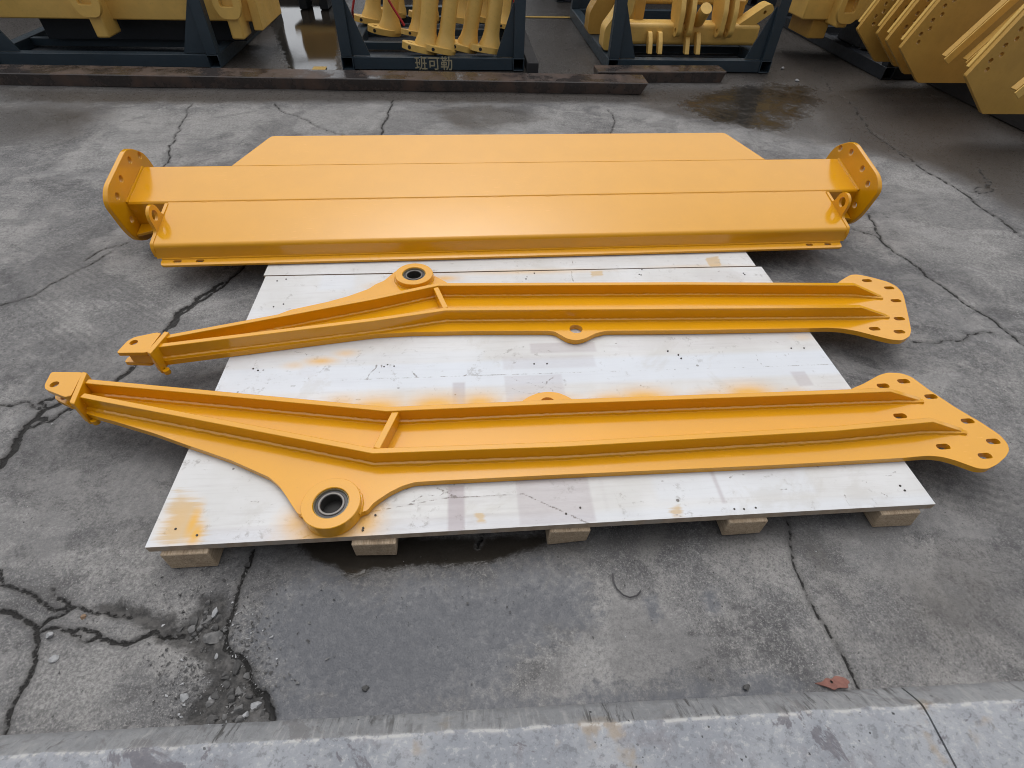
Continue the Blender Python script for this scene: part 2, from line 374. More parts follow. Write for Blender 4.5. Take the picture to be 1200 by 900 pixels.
# ------------------------------------------------------------------ grids with attributes
def grid_mesh(name, xs, ys, z, attrs, mats, skirt=None):
    nx, ny = len(xs), len(ys)
    X, Y = np.meshgrid(xs, ys); co = np.stack([X, Y, z], -1).reshape(-1, 3)
    idx = np.arange(nx*ny).reshape(ny, nx)
    q = np.stack([idx[:-1, :-1], idx[:-1, 1:], idx[1:, 1:], idx[1:, :-1]], -1).reshape(-1, 4)
    mi = np.zeros(len(q), np.int32)
    if skirt is not None:
        ring = np.concatenate([idx[0, :], idx[1:, -1], idx[-1, -2::-1], idx[-2:0:-1, 0]])
        low = co[ring].copy(); low[:, 2] = skirt; base = len(co); co = np.concatenate([co, low]); n = len(ring); a = np.arange(n); b = (a+1) % n
        q2 = np.stack([base+a, base+b, ring[b], ring[a]], -1); q = np.concatenate([q, q2]); mi = np.concatenate([mi, np.ones(n, np.int32)])
        attrs = {k_: np.concatenate([v.ravel(), v.ravel()[ring]]) for k_, v in attrs.items()}
    me = bpy.data.meshes.new(name); me.vertices.add(len(co)); me.vertices.foreach_set('co', co.astype(np.float32).ravel())
    me.loops.add(q.size); me.loops.foreach_set('vertex_index', q.astype(np.int32).ravel())
    me.polygons.add(len(q)); me.polygons.foreach_set('loop_start', np.arange(0, q.size, 4, dtype=np.int32))
    me.polygons.foreach_set('material_index', mi)
    for m_ in mats: me.materials.append(m_)
    me.update(calc_edges=True)
    for k_, v in attrs.items():
        at = me.attributes.new(k_, 'FLOAT', 'POINT'); at.data.foreach_set('value', np.ascontiguousarray(v, np.float32).ravel())
    me.shade_smooth()
    if skirt is not None: me.set_sharp_from_angle(angle=rad(40))
    o = bpy.data.objects.new(name, me); COL.objects.link(o); return o
def steps(*segs):
    """segs: (from, to, step)"""
    out = []
    for a, b, s in segs:
        n = max(1, int(round((b-a)/s))); out += list(np.linspace(a, b, n, endpoint=False))
    return np.array(out+[segs[-1][1]])
def ragged(pts, amp=.12, it=3):
    pts = [np.array(p[:2]) for p in pts]
    for _ in range(it):
        o = [pts[0]]
        for a, b in zip(pts, pts[1:]):
            d = b-a; L = np.hypot(*d); nrm = np.array([-d[1], d[0]])
            o += [(a+b)/2+nrm*rng.uniform(-amp, amp), b]
        pts = o
    return pts
def dist_poly(X, Y, out, pts, w0, w1, reach=.07, wscale=1.):
    """out = min(out, distance to the polyline minus a half-width running from w0 to w1)"""
    pts = np.array(pts); lo, hi = pts.min(0)-reach, pts.max(0)+reach
    m_ = (X > lo[0]) & (X < hi[0]) & (Y > lo[1]) & (Y < hi[1])
    if not m_.any(): return
    x, y, o = X[m_], Y[m_], out[m_]; n = len(pts)-1
    for i in range(n):
        a, d = pts[i], pts[i+1]-pts[i]; L2 = d@d+1e-12
        c0, c1 = np.minimum(pts[i], pts[i+1])-reach, np.maximum(pts[i], pts[i+1])+reach
        s = (x > c0[0]) & (x < c1[0]) & (y > c0[1]) & (y < c1[1])
        if not s.any(): continue
        t = np.clip(((x[s]-a[0])*d[0]+(y[s]-a[1])*d[1])/L2, 0, 1)
        wv = w0+(w1-w0)*(i+t)/n; wv = wv*(1+.5*np.sin(i*1.7+3*w0*1e3))
        o[s] = np.minimum(o[s], np.hypot(x[s]-a[0]-t*d[0], y[s]-a[1]-t*d[1])-wv*wscale)
    out[m_] = o
def sdf(X, Y, pts, cap=.15):
    """signed distance (positive inside), clamped"""
    pts = np.array([p[:2] for p in pts]); d = np.full(X.shape, cap); ins = np.zeros(X.shape, bool); n = len(pts)
    dist_poly(X, Y, d, np.vstack([pts, pts[:1]]), 0, 0, cap)
    lo, hi = pts.min(0), pts.max(0); m_ = (X > lo[0]) & (X < hi[0]) & (Y > lo[1]) & (Y < hi[1]); x, y = X[m_], Y[m_]; f = np.zeros(x.shape, bool)
    for i in range(n):
        a, b = pts[i], pts[(i+1) % n]
        if a[1] == b[1]: continue
        f ^= ((a[1] > y) != (b[1] > y)) & (x < (b[0]-a[0])*(y-a[1])/(b[1]-a[1])+a[0])
    ins[m_] = f
    return np.where(ins, d, -d)
def soft(X, Y, pts, width):
    return np.clip(sdf(X, Y, pts, width)/width*.5+.5, 0, 1)
def G(*pp): return [P(x, y) for x, y in pp]

# ------------------------------------------------------------------ ground
def make_ground():
    xs = steps((-400, -40, 40), (-40, -8, 2.5), (-8, -4.2, .08), (-4.2, -2.6, .022), (-2.6, -1.0, .0065), (-1.0, 1.0, .009), (1.0, 2.4, .0075), (2.4, 4.6, .02), (4.6, 8, .08), (8, 40, 2.5), (40, 400, 40))
    ys = steps((-300, -30, 30), (-30, -1.5, 1.5), (-1.5, -.6, .05), (-.6, .3, .0055), (.3, 1.4, .009), (1.4, 3.2, .013), (3.2, 5.2, .022), (5.2, 9, .06), (9, 40, 2), (40, 400, 30))
    X, Y = np.meshgrid(xs, ys)
    crack = np.full(X.shape, .08)
    C = lambda pp, w0, w1, amp=.12, it=3: dist_poly(X, Y, crack, ragged(G(*pp), amp, it+1), w0, w1, .07, .62)
    C([(0, 548), (18, 522), (40, 490), (52, 478), (75, 468), (92, 462)], .012, .006, .16)
    C([(40, 490), (58, 492), (82, 478), (110, 462)], .008, .004, .2); C([(0, 474), (25, 470), (45, 478)], .004, .003, .2); C([(52, 478), (46, 470), (62, 466), (68, 460)], .005, .004, .2); C([(20, 522), (30, 500), (48, 494)], .004, .005, .2)
    C([(110, 460), (145, 438), (175, 412), (196, 384), (215, 366), (245, 346), (275, 322), (300, 300)], .010, .007, .13); C([(200, 382), (214, 362), (243, 343), (262, 330)], .013, .010, .2)
    C([(178, 225), (190, 198), (198, 170), (212, 145), (226, 120)], .006, .003); C([(322, 121), (345, 134), (385, 152), (420, 164)], .006, .003); C([(440, 168), (448, 146), (455, 130), (462, 116)], .008, .005); C([(716, 165), (718, 148), (712, 128)], .004, .003)
    C([(955, 78), (985, 112), (1010, 140), (1045, 170), (1075, 192), (1110, 214), (1140, 232), (1172, 255), (1210, 285)], .008, .011, .08); C([(1040, 172), (1062, 180), (1080, 192)], .004, .003, .2); C([(1140, 225), (1155, 208), (1150, 198), (1160, 215), (1165, 222), (1148, 226)], .006, .005, .25)
    C([(1018, 250), (1028, 272), (1036, 285), (1065, 305), (1085, 322), (1115, 342), (1150, 365), (1180, 386), (1215, 412)], .006, .006, .1); C([(1000, 268), (1025, 275), (1040, 290)], .003, .003, .2); C([(1070, 400), (1110, 398), (1145, 390), (1165, 388)], .002, .003, .15)
    C([(922, 610), (927, 640), (933, 668), (945, 695), (960, 722), (978, 750), (992, 775), (1006, 806)], .0022, .0034, .08, 4)
    C([(296, 642), (288, 668), (280, 690), (272, 720), (264, 735)], .004, .006, .08); C([(264, 735), (263, 758), (284, 772), (292, 798), (312, 818), (318, 842)], .006, .009, .12)
    C([(0, 668), (18, 690), (45, 705), (80, 716), (60, 724), (42, 738)], .004, .004, .16); C([(0, 716), (20, 722), (42, 740), (40, 765), (36, 790), (20, 815), (8, 845), (2, 866)], .0055, .0045, .09)
    C([(44, 742), (78, 738), (112, 740), (130, 752), (155, 752), (175, 743)], .0035, .004, .14); C([(82, 741), (100, 752), (118, 744)], .003, .003, .2); C([(60, 690), (80, 710), (110, 718), (150, 722)], .003, .003, .25); C([(130, 752), (150, 755), (180, 738), (212, 744)], .003, .005, .2)
    C([(0, 356), (40, 345), (80, 322), (130, 295)], .003, .002, .1); C([(100, 305), (128, 290), (150, 284)], .003, .003, .15); C([(560, 640), (566, 600)], .003, .003)
    rub = sdf(X, Y, G((238, 700), (264, 696), (268, 726), (262, 748), (272, 768), (290, 782), (298, 805), (316, 826), (318, 846), (216, 853), (208, 840), (232, 818), (246, 796), (236, 772), (214, 762), (186, 752), (176, 744), (196, 732), (222, 722)), .15)
    r2 = sdf(X, Y, G((110, 712), (140, 704), (200, 722), (225, 730), (190, 742), (172, 738), (136, 722)), .15)
    rub = np.maximum(rub, r2)
    # wetness
    wet = np.zeros(X.shape)
    for pts, wd, a in ((G((745, 122), (800, 138), (870, 148), (935, 164), (990, 170), (1035, 178), (1085, 192), (1120, 205), (1200, 245), (1330, 235), (1300, 90), (1100, 30), (905, 60), (800, 96)), .18, 1.),
                       (G((-80, 122), (200, 121), (500, 119), (800, 122), (900, 118), (900, 96), (-80, 100)), .08, .8), (G((500, 128), (560, 122), (618, 126), (640, 138), (612, 146), (540, 152)), .1, .8),
                       (G((-200, 128), (60, 124), (110, 128), (92, 148), (30, 166), (-200, 176)), .15, .75)):
        wet = np.maximum(wet, a*soft(X, Y, pts, wd))
    wet = np.maximum(wet, np.clip((Y-4.3)/.4, 0, 1)*.85)
    wet = np.maximum(wet, .75*soft(X, Y, G((330, 660), (420, 690), (560, 668), (700, 655), (830, 640), (930, 625), (930, 605), (330, 640)), .06))
    wet = np.maximum(wet, .5*soft(X, Y, G((880, 640), (960, 690), (1010, 640), (1040, 620), (900, 610)), .1))
    film = np.zeros(X.shape)
    for pts, wd, a in ((G((372, 668), (430, 690), (520, 672), (600, 668), (640, 700), (600, 740), (560, 790), (570, 832), (380, 845), (320, 800), (290, 740), (330, 690)), .09, .95), (G((500, 668), (640, 662), (690, 690), (700, 740), (640, 760), (560, 830), (500, 835), (540, 740)), .09, .9),
                       (G((300, 800), (500, 812), (720, 805), (900, 790), (960, 800), (900, 830), (320, 860)), .06, .85), (G((752, 700), (768, 698), (774, 722), (764, 728)), .02, 1.), (G((820, 690), (840, 690), (845, 712), (830, 722)), .03, .8)):
        film = np.maximum(film, a*soft(X, Y, pts, wd))
    pud = sdf(X, Y, G((350, 640), (366, 654), (390, 662), (404, 673), (418, 677), (436, 669), (470, 665), (520, 664), (572, 661), (586, 655), (640, 640), (640, 628), (350, 630)), .12)
    p2 = sdf(X, Y, G((795, 118), (850, 104), (905, 96), (945, 100), (965, 118), (940, 138), (915, 152), (885, 156), (850, 146), (815, 136)), .12)
    p3 = sdf(X, Y, G((335, 92), (403, 92), (397, -20), (300, -20)), .12); p4 = sdf(X, Y, G((612, 96), (700, 96), (705, 70), (640, -20), (612, -20)), .12)
    pud = np.maximum.reduce([pud, p2*.14-.009+.006*np.sin(X*9)*np.cos(Y*13), p3*.5-.02])
    pale = np.zeros(X.shape)
    for pts, wd, a in ((G((40, 330), (230, 300), (300, 340), (250, 420), (120, 440), (30, 420)), .25, .7), (G((0, 590), (150, 520), (240, 600), (180, 700), (40, 690)), .2, .7), (G((20, 760), (130, 755), (180, 800), (150, 860), (10, 870)), .12, .9), (G((1030, 185), (1090, 190), (1200, 280), (1200, 400), (1120, 330), (1060, 260)), .25, .95), (G((1040, 430), (1200, 420), (1200, 500), (1120, 470)), .2, .5),
                       (G((150, 125), (430, 122), (700, 128), (720, 155), (260, 165), (150, 200), (60, 200)), .2, .8), (G((590, 720), (680, 690), (780, 740), (740, 800), (600, 790)), .12, .75), (G((640, 122), (760, 125), (900, 165), (860, 175), (700, 156)), .12, .6), (G((270, 700), (300, 690), (360, 760), (380, 830), (330, 840), (290, 780)), .1, .5), (G((780, 690), (1000, 720), (1180, 640), (1190, 780), (840, 800)), .2, .45)):
        pale = np.maximum(pale, a*soft(X, Y, pts, wd))
    brown = np.zeros(X.shape)
    for pts, wd, a in ((G((900, 60), (1000, 175), (1100, 200), (1200, 250), (1400, 260), (1300, 60)), .2, 1.), (G((-200, 120), (140, 120), (100, 160), (-200, 190)), .25, .8), (G((0, 120), (900, 120), (900, 104), (0, 104)), .1, .8), (G((1020, 640), (1200, 640), (1200, 790), (1040, 790)), .15, .45), (G((930, 630), (1000, 640), (1010, 760), (970, 740)), .1, .4)):
        brown = np.maximum(brown, a*soft(X, Y, pts, wd))
    brown = np.maximum(brown, np.clip((Y-4.3)/.4, 0, 1)*.8)
    tyre = np.zeros(X.shape)
    for (a, b, wd, per) in (((60, 300), (190, 375), .13, .028), ((20, 350), (120, 420), .12, .03), ((1090, 560), (1200, 590), .12, .035), ((1120, 300), (1220, 330), .14, .04)):
        p, q = P(*a), P(*b); d = (q-p).normalized(); u = (X-p.x)*d.x+(Y-p.y)*d.y; v = -(X-p.x)*d.y+(Y-p.y)*d.x; L = (q-p).length
        m_ = np.clip(1-(v/wd)**2, 0, 1)**.5*np.clip(np.minimum(u, L-u)/.15+.5, 0, 1); tyre = np.maximum(tyre, m_*np.clip(.5+.9*np.sin((v+.25*np.abs(u % .05-.025))*2*pi/per), 0, 1))
    # real relief: sunken dirt bed, crack grooves, a gentle unevenness
    z = -.022*np.clip(rub/.03+.3, 0, 1)*(.7+.3*np.sin(X*90)*np.cos(Y*77)) - .007*np.clip(1-(crack+.001)/.004, 0, 1)
    far = np.clip(1-np.hypot(X, Y)/12, 0, 1)
    z += far*.0025*(np.sin(X*7.3+1)*np.cos(Y*6.1)+np.sin(X*3.1+Y*4.7))-.003
    o = grid_mesh('ground', xs, ys, z, dict(crack=crack, rub=rub, wet=wet, film=film, puddle=pud, brown=brown, tyre=tyre, pale=pale), [GROUND])
    tag(o, kind='structure')
make_ground()

# ------------------------------------------------------------------ kerb
def make_kerb():
    a, b = P(0, 862), P(1200, 798); d = (b-a).normalized(); n_ = Vector((d.y, -d.x, 0))     # n_ points to the viewer
    joint = (P(1056, 806)-a).dot(d)
    sx = []
    prof = [(-.002, -.05), (0, .001), (.012, .012), (.028, .027), (.042, .038), (.046, .0405), (.049, .0422), (.052, .0433), (.056, .0442), (.062, .0448), (.075, .045)] + [(.075+.02*i, .045) for i in range(1, 26)] + [(1.4, .045), (2.2, .045)]
    for x0, x1 in ((-6., joint-.0025), (joint+.0025, 6.)):
        us = steps((x0, -.3, .15), (-.3, joint-.0025, .006)) if x0 < 0 else steps((x0, joint+.5, .006), (joint+.5, x1, .15))
        V = []; edge = []; crest = []
        for (t, h) in prof:
            for u in us:
                p = a+d*u+n_*t
                j = noise.noise((p.x*14, p.y*14, 3))*.004*(1 if .005 < t < .07 else .25)+noise.noise((p.x*60, p.y*60, 9))*.0016
                chip = 0
                if .02 < t < .07: chip = -max(0, noise.noise((p.x*22, 4, 1))-.25)*.014
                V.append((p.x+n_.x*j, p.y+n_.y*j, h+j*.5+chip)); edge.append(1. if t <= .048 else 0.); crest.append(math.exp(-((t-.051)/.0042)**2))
        nu = len(us); me = bpy.data.meshes.new('kerb')
        F = [(r*nu+c, r*nu+c+1, (r+1)*nu+c+1, (r+1)*nu+c) for r in range(len(prof)-1) for c in range(nu-1)]
        nv = len(V)                                              # end faces at the joint
        ends = []
        for c in (0, nu-1):
            col = [r*nu+c for r in range(len(prof))]; V.append((*V[col[-1]][:2], -.05)); edge.append(0); crest.append(0); ends.append(col+[len(V)-1])
        me.from_pydata(V, [], F+ends)
        for k_, v in (('edge', edge), ('crest', crest)):
            at = me.attributes.new(k_, 'FLOAT', 'POINT'); at.data.foreach_set('value', v)
        me.materials.append(KERB); bm = bmesh.new(); bm.from_mesh(me); bmesh.ops.recalc_face_normals(bm, faces=bm.faces); bm.to_mesh(me); bm.free()
        me.shade_smooth(); me.set_sharp_from_angle(angle=rad(50))
        o = bpy.data.objects.new('kerb', me); COL.objects.link(o); tag(o, kind='structure')
make_kerb()

# ------------------------------------------------------------------ pallet
PW, PD, ZT = 2.2938, 1.296, .100
def make_pallet():
    t = empty('pallet', (0, 0, 0), 'whitewashed plywood pallet on wooden runners, carrying the two yellow arms', 'pallet')
    xs = np.arange(-PW/2, PW/2+1e-6, PW/440); ys = np.arange(0, PD+1e-6, PD/250)
    def attrs(X, Y):
        spray = np.zeros(X.shape); bare = np.zeros(X.shape); patch = np.zeros(X.shape); band = np.zeros(X.shape); scr = np.full(X.shape, .05)
        def blob(px, py, rx, ry, a, ang=0):
            nonlocal spray
            c = P(px, py, ZT); dx, dy = X-c.x, Y-c.y; u = dx*cos(ang)+dy*sin(ang); v = -dx*sin(ang)+dy*cos(ang)
            spray = np.maximum(spray, a*np.exp(-((u/rx)**2+(v/ry)**2)))
        for b in ((440, 480, .10, .055, .95), (510, 477, .10, .055, .95), (562, 474, .07, .05, .9), (400, 472, .06, .035, .5), (755, 468, .10, .05, .95), (720, 470, .08, .04, .8), (880, 464, .09, .055, 1.), (840, 468, .09, .04, .8), (930, 462, .06, .03, .5), (640, 470, .12, .03, .6),
                  (376, 423, .055, .020, .65), (405, 414, .04, .02, .4), (345, 428, .04, .02, .3), (226, 612, .016, .05, .8), (229, 626, .018, .035, .85), (208, 612, .045, .07, .28), (385, 622, .10, .045, .95), (350, 612, .05, .05, .6), (425, 610, .05, .06, .75), (437, 596, .035, .03, .6), (620, 318, .3, .02, .35), (455, 335, .08, .03, .5), (520, 326, .06, .02, .6), (820, 312, .25, .015, .2), (940, 395, .05, .02, .2)): blob(*b)
        for pts, wd in ((((196, 640), (186, 628), (208, 575), (232, 586), (240, 632)), .05), (((692, 318), (706, 317), (707, 323), (693, 324)), .012), (((556, 600), (566, 600), (570, 612), (560, 612)), .015), (((782, 598), (796, 590), (802, 604), (790, 606)), .02), (((826, 302), (842, 300), (846, 312), (832, 313)), .012)):
            bare = np.maximum(bare, soft(X, Y, [P(*q, ZT) for q in pts], wd))
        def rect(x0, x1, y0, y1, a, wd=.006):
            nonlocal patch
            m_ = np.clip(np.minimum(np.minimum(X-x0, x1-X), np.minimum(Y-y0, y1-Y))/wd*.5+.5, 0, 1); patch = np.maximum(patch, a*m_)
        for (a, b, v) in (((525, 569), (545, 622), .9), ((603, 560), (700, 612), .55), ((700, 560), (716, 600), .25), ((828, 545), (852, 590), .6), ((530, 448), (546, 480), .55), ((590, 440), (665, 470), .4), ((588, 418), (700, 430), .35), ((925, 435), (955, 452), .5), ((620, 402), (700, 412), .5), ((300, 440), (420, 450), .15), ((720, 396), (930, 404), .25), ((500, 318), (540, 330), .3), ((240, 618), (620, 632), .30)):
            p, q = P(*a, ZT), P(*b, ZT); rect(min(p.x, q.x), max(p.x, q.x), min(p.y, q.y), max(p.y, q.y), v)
        for x0_, x1_, y0_, y1_, a_ in ((-1.2, 1.2, .565, .70, .9), (-1.2, -.2, .70, .76, .35), (-.9, .1, .40, .47, .4), (.15, 1.2, .30, .40, .35), (-1.2, 1.2, .0, .035, .5), (.3, .8, .06, .2, .4), (-.9, -.75, 1.18, 1.3, .5), (-1.2, 1.2, 1.02, 1.06, .3)):
            band = np.maximum(band, a_*np.clip(np.minimum(np.minimum(X-x0_, x1_-X), np.minimum(Y-y0_, y1_-Y))/.012*.5+.5, 0, 1))
        for pp in (((482, 588), (505, 580), (525, 576)), ((430, 445), (440, 432), (441, 428)), ((444, 437), (447, 428)), ((886, 415), (893, 428)), ((786, 600), (800, 606)), ((600, 442), (628, 452)), ((634, 446), (648, 458)), ((650, 440), (640, 450)), ((240, 535), (252, 520)), ((330, 640), (700, 618)), ((990, 580), (996, 592)), ((1035, 558), (1050, 552)), ((345, 412), (360, 416)), ((600, 455), (640, 462)), ((855, 560), (872, 556)), ((670, 300), (672, 330)), ((812, 304), (822, 312))):
            dist_poly(X, Y, scr, ragged([P(*q, ZT) for q in pp], .15, 2), .0006, .0012, .03)
        for _ in range(90):
            c = rng.uniform((-1.12, .02), (1.12, 1.27)); L = rng.exponential(.02); a_ = rng.normal(0, .5); dist_poly(X, Y, scr, np.array([c, c+[L*cos(a_), L*sin(a_)]]), .0003, .0012, .03)
        for _ in range(16):
            x_, y_ = rng.uniform(-1.1, 1.0), rng.uniform(0, 1.2); rect(x_, x_+rng.uniform(.05, .3), y_, y_+rng.uniform(.04, .2), rng.uniform(.06, .3), .01)
        for pts in ((0, .545, 1.147), (0, .905, .3)):     # sheet seams seen through the wash
            pass
        dist_poly(X, Y, scr, np.array([[-1.147, .62], [-.2, .622], [1.147, .618]]), .0002, .0005, .03)
        return dict(band=band, spray=spray, bare=bare, patch=patch, scratch=scr)
    X, Y = np.meshgrid(xs, ys)
    z = ZT+.0015*np.sin(X*3.1)*np.cos(Y*4)-.001+0*X
    z = np.minimum(z, ZT)
    # slightly nibbled front edge
    o = grid_mesh('deck', xs, ys, z, attrs(X, Y), [DECK, EDGE], skirt=ZT-.025); o.parent = t
    xs2 = np.arange(-1.158, 1.128, .012); ys2 = np.arange(PD+.008, PD+.86, .010); X2, Y2 = np.meshgrid(xs2, ys2)
    o2 = grid_mesh('rear_deck', xs2, ys2, ZT-.001+0*X2, attrs(X2, Y2), [DECK, EDGE], skirt=ZT-.025); o2.parent = t
    for i, (l, r) in enumerate(((-1.112, -.985), (-.60, -.478), (-.035, .085), (.50, .625), (.985, 1.112))):
        bm = NB(); box(bm, l, r, -.012 if i != 2 else -.006, PD+.84, .001, ZT-.0255)
        for v in bm.verts: v.co.x += random.uniform(-.004, .004); v.co.y += random.uniform(-.006, .004) if v.co.y < .1 else 0
        rn = build('runner', bm, RUNNER, t, .004)
        if i == 3: rn['label'] = 'runner with a ragged broken end'
    bm = NB()
    for x in np.linspace(-1.1, 1.1, 12):
        for yy in (.04, .34, .7, 1.06, 1.26):
            xx = min((-1.05, -.54, .025, .56, 1.05), key=lambda q: abs(q-x))+random.uniform(-.04, .04); yv = yy+random.uniform(-.03, .03)
            lathe(bm, (xx, yv), [(.0001, ZT+.0012), (.0032, ZT+.0012), (.0036, ZT-.004)], 8)
    for v in bm.verts: pass
    nl = build('nail_head', bm, NT('nail').set(col=(.05, .045, .04), rough=.5, metal=.6), t)
    nl['kind'] = 'stuff'
make_pallet()

# ------------------------------------------------------------------ the two arms
ZP, ZR = .122, .177
def make_arm(label, origin, outline, holes, ribs, stiff, boss, lug_hole, tongue, tongue_hole, low_tongue, collar, shaft, extra=None):
    off = Vector((origin[0], origin[1], ZT)); t = empty('steel_girder', off, label, 'girder')
    offt = tuple(off)
    out = fillet([P(*p).xy if len(p) == 3 else P(*p, ZP).xy for p in outline], .012, 3)
    hl = [slot(P(x, y, ZP).xy, .047, .022, 0.02) for x, y in holes]
    if lug_hole: hl.append(circ(P(*lug_hole, ZP).xy, .026, 24))
    bc = P(*boss, .146).xy
    hl.append(circ(bc, .060, 32))
    bm = NB(); prism(bm, out, hl, ZT+.0005, ZP); build('base_plate', bm, YEL, t, .0025, offt)
    for rb in ribs:
        pts = [P(x, y, ZR) for x, y in rb[:-1]]; end = P(*rb[-1], ZP+.002); path = [p.xy for p in pts]+[end.xy]
        bm = NB(); sweep(bm, path, .020, ZP-.001, [ZR]*len(pts)+[ZP+.004]); build('rib', bm, YEL, t, .002, offt)
        wp = resample([(p.x, p.y-.0005, ZP+.0005) for p in path], .010)
        bm = NB(); tube(bm, [p+Vector((0, random.uniform(-.0012, .0008), random.uniform(-.0006, .001))) for p in wp], .0085, 8, .16); build('weld_bead', bm, YEL, t, 0, offt)
    a, b = P(*stiff[0], ZR-.003), P(*stiff[1], ZR-.003)
    bm = NB(); bar(bm, (a.x, a.y, (ZP+ZR)/2-.003), (b.x, b.y, (ZP+ZR)/2-.003), .022, ZR-ZP-.004); build('stiffener', bm, YEL, t, .002, offt)
    # boss with bearing
    bm = NB(); lathe(bm, bc, [(.0825, ZT+.001), (.0825, .1445), (.0810, .146), (.0515, .146), (.0500, .1445), (.0500, ZT+.001)], 64, True); bs = build('bearing_boss', bm, YEL, t, 0, offt, 30)
    bm = NB(); lathe(bm, bc, [(.0496, .105), (.0496, .141), (.0470, .142), (.0455, .139), (.0455, .105)], 64, True); build('outer_race', bm, RACE2, bs, 0, offt, 30)
    bm = NB(); lathe(bm, bc, [(.0453, .108), (.0453, .1365), (.0385, .1375), (.0385, .108)], 64, True); build('seal', bm, RUBBER, bs, 0, offt, 30)
    bm = NB(); lathe(bm, bc, [(.0383, .106), (.0383, .1395), (.0365, .141), (.0320, .141), (.0300, .139), (.0300, .106)], 64, True); build('inner_race', bm, RACE, bs, 0, offt, 30)
    bm = NB(); lathe(bm, bc, [(.0001, .1065), (.0299, .1065), (.0299, .1045), (.0001, .1045)], 32); build('bore_shade_disc', bm, HOLE, bs, 0, offt, 30)  # added black disc, painted as the shade down a deep bore
    # small fillet welds round the boss
    wp = [(bc.x+.0835*cos(a_), bc.y+.0835*sin(a_), ZP+.001) for a_ in np.linspace(boss_arc[0], boss_arc[1], 50)]
    bm = NB(); tube(bm, wp, .0042, 6, .25); build('weld_bead', bm, YEL, t, 0, offt)
    # clevis end
    bm = NB(); prism(bm, fillet([P(x, y, .180).xy for x, y in tongue], .010, 4), [circ(P(*tongue_hole, .180).xy, .0135, 24)], .165, .180); build('upper_tongue', bm, YEL, t, .0025, offt)
    bm = NB(); prism(bm, fillet([P(x, y, .120).xy for x, y in low_tongue], .008, 4), [circ(P(*tongue_hole, .180).xy, .0135, 24)], .104, .119); build('lower_tongue', bm, YEL, t, .0025, offt)
    cpts = [P(x, y, .185).xy for x, y in collar]
    bm = NB(); prism(bm, cpts, [], .092, .185); build('collar', bm, YEL, t, .003, offt)
    bm = NB()
    a, b = P(*shaft[0], .14), P(*shaft[1], .14); box_pts = [P(x, y, .172).xy for x, y in shaft]
    prism(bm, box_pts, [], .1205, .1595); build('spacer', bm, YEL, t, .002, offt)
    for c in cpts[1:3]:
        bm = NB(); lathe(bm, (c.x+.012, c.y+.01), [(.0001, .080), (.011, .080), (.012, .083), (.012, .098), (.0001, .098)], 16); build('collar_stop', bm, YEL, t, 0, offt)
    return t
boss_arc = (rad(-20), rad(200))
make_arm('yellow steel girder nearest the camera, its bearing boss pointing to the front pallet edge', P(600, 520, ZT).xy,
    [(90, 480), (102, 485), (135, 494), (180, 507.5), (222, 522.5), (240, 528.5), (270, 539), (297, 551), (315, 559), (327, 569.5), (334.5, 580), (342, 592), (349.5, 603), (358, 603), (380, 612), (405, 612), (424, 600), (430, 598.5), (438, 589), (456, 577), (471, 569.5), (486, 565), (510, 563.5), (620, 558), (660, 556), (900, 545.3), (980, 541), (1060, 536.5), (1075, 535), (1090, 534), (1105, 535.5), (1120, 539.5), (1135, 545), (1146, 549), (1157.5, 549.5), (1169, 544), (1179, 535), (1183, 527.5), (1181, 520), (1172.5, 510), (1150, 495), (1120, 477.5), (1090, 457.5), (1067.5, 441), (1055, 437), (1040, 436.5), (1030, 439.5), (1012, 449.5), (1000, 454.5), (985, 456.5, ZR), (690, 466.5, ZR), (676, 471), (664, 464), (654, 460), (642, 458.8), (630, 460.5), (619, 465), (606, 474), (592, 470.5, ZR), (453, 476.5, ZR), (99, 442.5, ZR), (88, 446, ZR)],
    [(1059, 446.7), (1035, 452), (1091, 464.7), (1055, 487.3), (1134, 493.3), (1164, 517.2), (1105.5, 523.3), (1154.5, 534.1)],
    [[(99, 449), (453, 482), (660, 473), (980, 461.5), (1044, 459), (1081, 470.5)], [(93, 465.5), (436.5, 531.5), (660, 523.6), (980, 505), (1094, 494.5), (1131, 507)]],
    ((464, 480.5), (441, 524.5)), (387.6, 588.8), (642, 472), [(60, 435.8), (52, 451), (52.8, 456), (76, 465.2), (83, 464), (97, 436)], (63.6, 450.3), [(66, 455), (64, 467), (82, 476), (100, 472), (108, 450)], [(97, 435), (81, 472), (86.5, 473.5), (102, 436.5)], ((72, 448), (70, 458), (92, 466), (102, 440)))
boss_arc = (rad(-200), rad(20))
